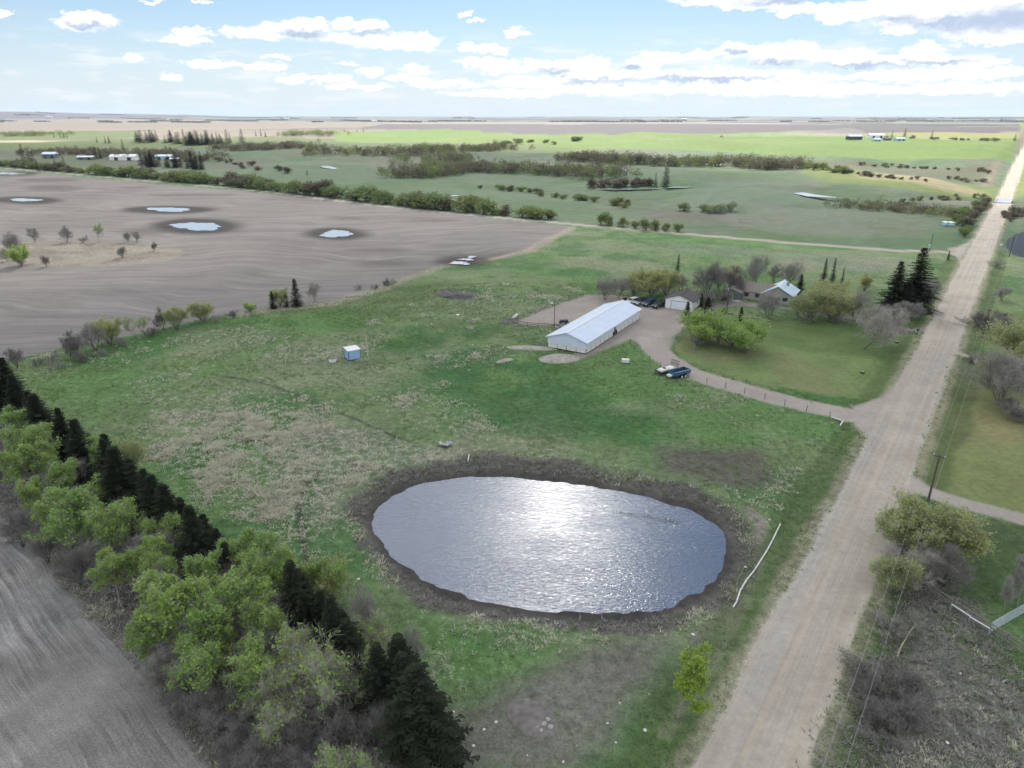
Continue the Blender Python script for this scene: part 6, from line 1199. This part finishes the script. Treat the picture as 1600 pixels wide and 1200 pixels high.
# ------------------------------------------------------------------ the cloud that shades the farm, and the air
m, n = newmat('cloud'); p = n.pos(); dens = n.attr('dens', True)
nz = n.noise(p, 0.0042, 5, 0.6); core = n.attr('core', True)
al = n.math('MULTIPLY', n.rng(n.math('ADD', dens, n.math('MULTIPLY', nz, 0.9)), 0.55, 1.05, 0, 1, True), n.math('MAXIMUM', n.rng(nz, 0.3, 0.62, 0.30, 0.50), n.math('MULTIPLY', core, n.rng(nz, 0.25, 0.6, 0.88, 0.95))))
tr = n.new('ShaderNodeBsdfTranslucent'); tr.inputs[0].default_value = (0.96, 0.96, 0.97, 1)
df = n.new('ShaderNodeBsdfDiffuse'); df.inputs[0].default_value = (0.9, 0.9, 0.92, 1)
mx = n.new('ShaderNodeMixShader'); mx.inputs[0].default_value = 0.08; n.l.new(tr.outputs[0], mx.inputs[1]); n.l.new(df.outputs[0], mx.inputs[2])
tp = n.new('ShaderNodeBsdfTransparent'); m2 = n.new('ShaderNodeMixShader'); n.put(m2.inputs[0], al); n.l.new(tp.outputs[0], m2.inputs[1]); n.l.new(mx.outputs[0], m2.inputs[2])
n.out(m2.outputs[0])
CL_ALT = 1000.0
off = np.array([math.sin(SUN_AZ), math.cos(SUN_AZ)]) * CL_ALT / math.tan(SUN_EL)
SHADE = np.array([(-2500, 1250), (-600, 1380), (0, 1300), (200, 1000), (235, 700), (250, 560), (330, 440), (330, 300), (235, 110), (200, -350), (-2500, -350)]) + off
gx, gy = np.meshgrid(np.arange(-2700, 800, 40.0) , np.arange(700, 3000, 40.0), indexing='ij'); sh = gx.shape
sd = psd(SHADE, gx.ravel(), gy.ravel()) + (fbm(gx.ravel() / 260, gy.ravel() / 260, 4, 7) - 0.5) * 190
dn = (1 - sst(-110, 60, sd)); lump = fbm(gx.ravel() / 170, gy.ravel() / 170, 4, 15)
zt = CL_ALT + (60 + 170 * lump) * np.sqrt(dn); zb = CL_ALT - (8 + 40 * lump) * np.sqrt(dn)
K = len(dn); idx = np.arange(K).reshape(sh)
qd = np.stack([idx[:-1, :-1], idx[1:, :-1], idx[1:, 1:], idx[:-1, 1:]], -1).reshape(-1, 4); qd = qd[(dn[qd].max(1) > 0.0)]
vv = np.concatenate([np.stack([gx.ravel(), gy.ravel(), zt], 1), np.stack([gx.ravel(), gy.ravel(), zb], 1)])
ff = np.concatenate([qd, qd[:, ::-1] + K]); us, inv = np.unique(ff, return_inverse=True)
me = mesh_np('cloud_bank', vv[us], inv.reshape(-1, 4), 'cloud', True)
at = me.attributes.new('dens', 'FLOAT', 'POINT'); at.data.foreach_set('value', np.concatenate([dn, dn])[us].astype(np.float32))
cg = np.hypot(gx.ravel() - off[0] - 4, gy.ravel() - off[1] - 73) + (lump - 0.5) * 30; cr = 1 - sst(130, 230, cg)  # denser core added to the unseen cloud to cut sun glint on the pond
at = me.attributes.new('core', 'FLOAT', 'POINT'); at.data.foreach_set('value', np.concatenate([cr, cr])[us].astype(np.float32))
tag(link('cloud_bank', me), kind='structure')

m, n = newmat('haze_air'); pv = n.new('ShaderNodeVolumePrincipled')
pv.inputs['Color'].default_value = (0.70, 0.85, 1.0, 1); pv.inputs['Density'].default_value = 0.00004; pv.inputs['Anisotropy'].default_value = 0.0
n.out(None, pv.outputs[0])
mb = MB(); zlo = float(Z.min()) - 1.0; zhi = max(float(Z.max()), 60.0) + 25.0
mb.box((0, 0, (zlo + zhi) / 2), (42000, 42000, zhi - zlo)); hz = mb.build('haze', 'haze_air'); tag(hz, 'thin blue haze over the whole plain', 'haze', kind='stuff')

def puff(name, parts, dens, col, label, cat):
    m_, n_ = newmat(name + '_air'); v_ = n_.new('ShaderNodeVolumePrincipled'); v_.inputs['Color'].default_value = col + (1,); v_.inputs['Density'].default_value = dens; v_.inputs['Anisotropy'].default_value = 0.3; n_.out(None, v_.outputs[0])
    vs_, fs_, o_ = [], [], 0; nu, nv = 28, 14
    for (px, py, rx, ry, rz_, dz) in parts:
        x, y = G(px, py); z = gz(x, y) + dz; P_ = []
        for j in range(nv + 1):
            for i in range(nu):
                a = 6.283 * i / nu; b = math.pi * j / nv - math.pi / 2; k = 1 + 0.35 * (fbm(np.array([i % nu * 0.45 + px]), np.array([j * 0.6 + py]), 3, 8)[0] - 0.5) * math.cos(b)
                P_.append((x + rx * k * math.cos(a) * math.cos(b), y + ry * k * math.sin(a) * math.cos(b), z + rz_ * math.sin(b)))
        vs_ += P_; fs_ += [(o_ + j * nu + i, o_ + j * nu + (i + 1) % nu, o_ + (j + 1) * nu + (i + 1) % nu, o_ + (j + 1) * nu + i) for j in range(nv) for i in range(nu)]; o_ += len(P_)
    tag(link(name, mesh_np(name, vs_, fs_, name + '_air')), label, cat, kind='stuff')
puff('dust_plume', [(1150, 213.6, 50, 22, 3.0, 1.5), (1185, 213.4, 70, 26, 4.5, 2.5), (1225, 213.2, 80, 30, 6, 3), (1265, 213, 80, 34, 9, 4), (1300, 212.8, 50, 30, 9, 5), (1320, 212.6, 40, 26, 11, 6)], 0.0035, (0.95, 0.90, 0.84), 'pale dust plume trailing behind the far tractor', 'dust')
puff('smoke', [(1300, 374, 16, 14, 6, 3), (1270, 368, 22, 16, 8, 6), (1235, 362, 26, 18, 9, 8), (1195, 356, 30, 20, 10, 10), (1150, 350, 30, 20, 9, 12)], 0.0026, (0.80, 0.88, 0.95), 'thin bluish smoke drifting over the grassland near the crossroads', 'smoke')
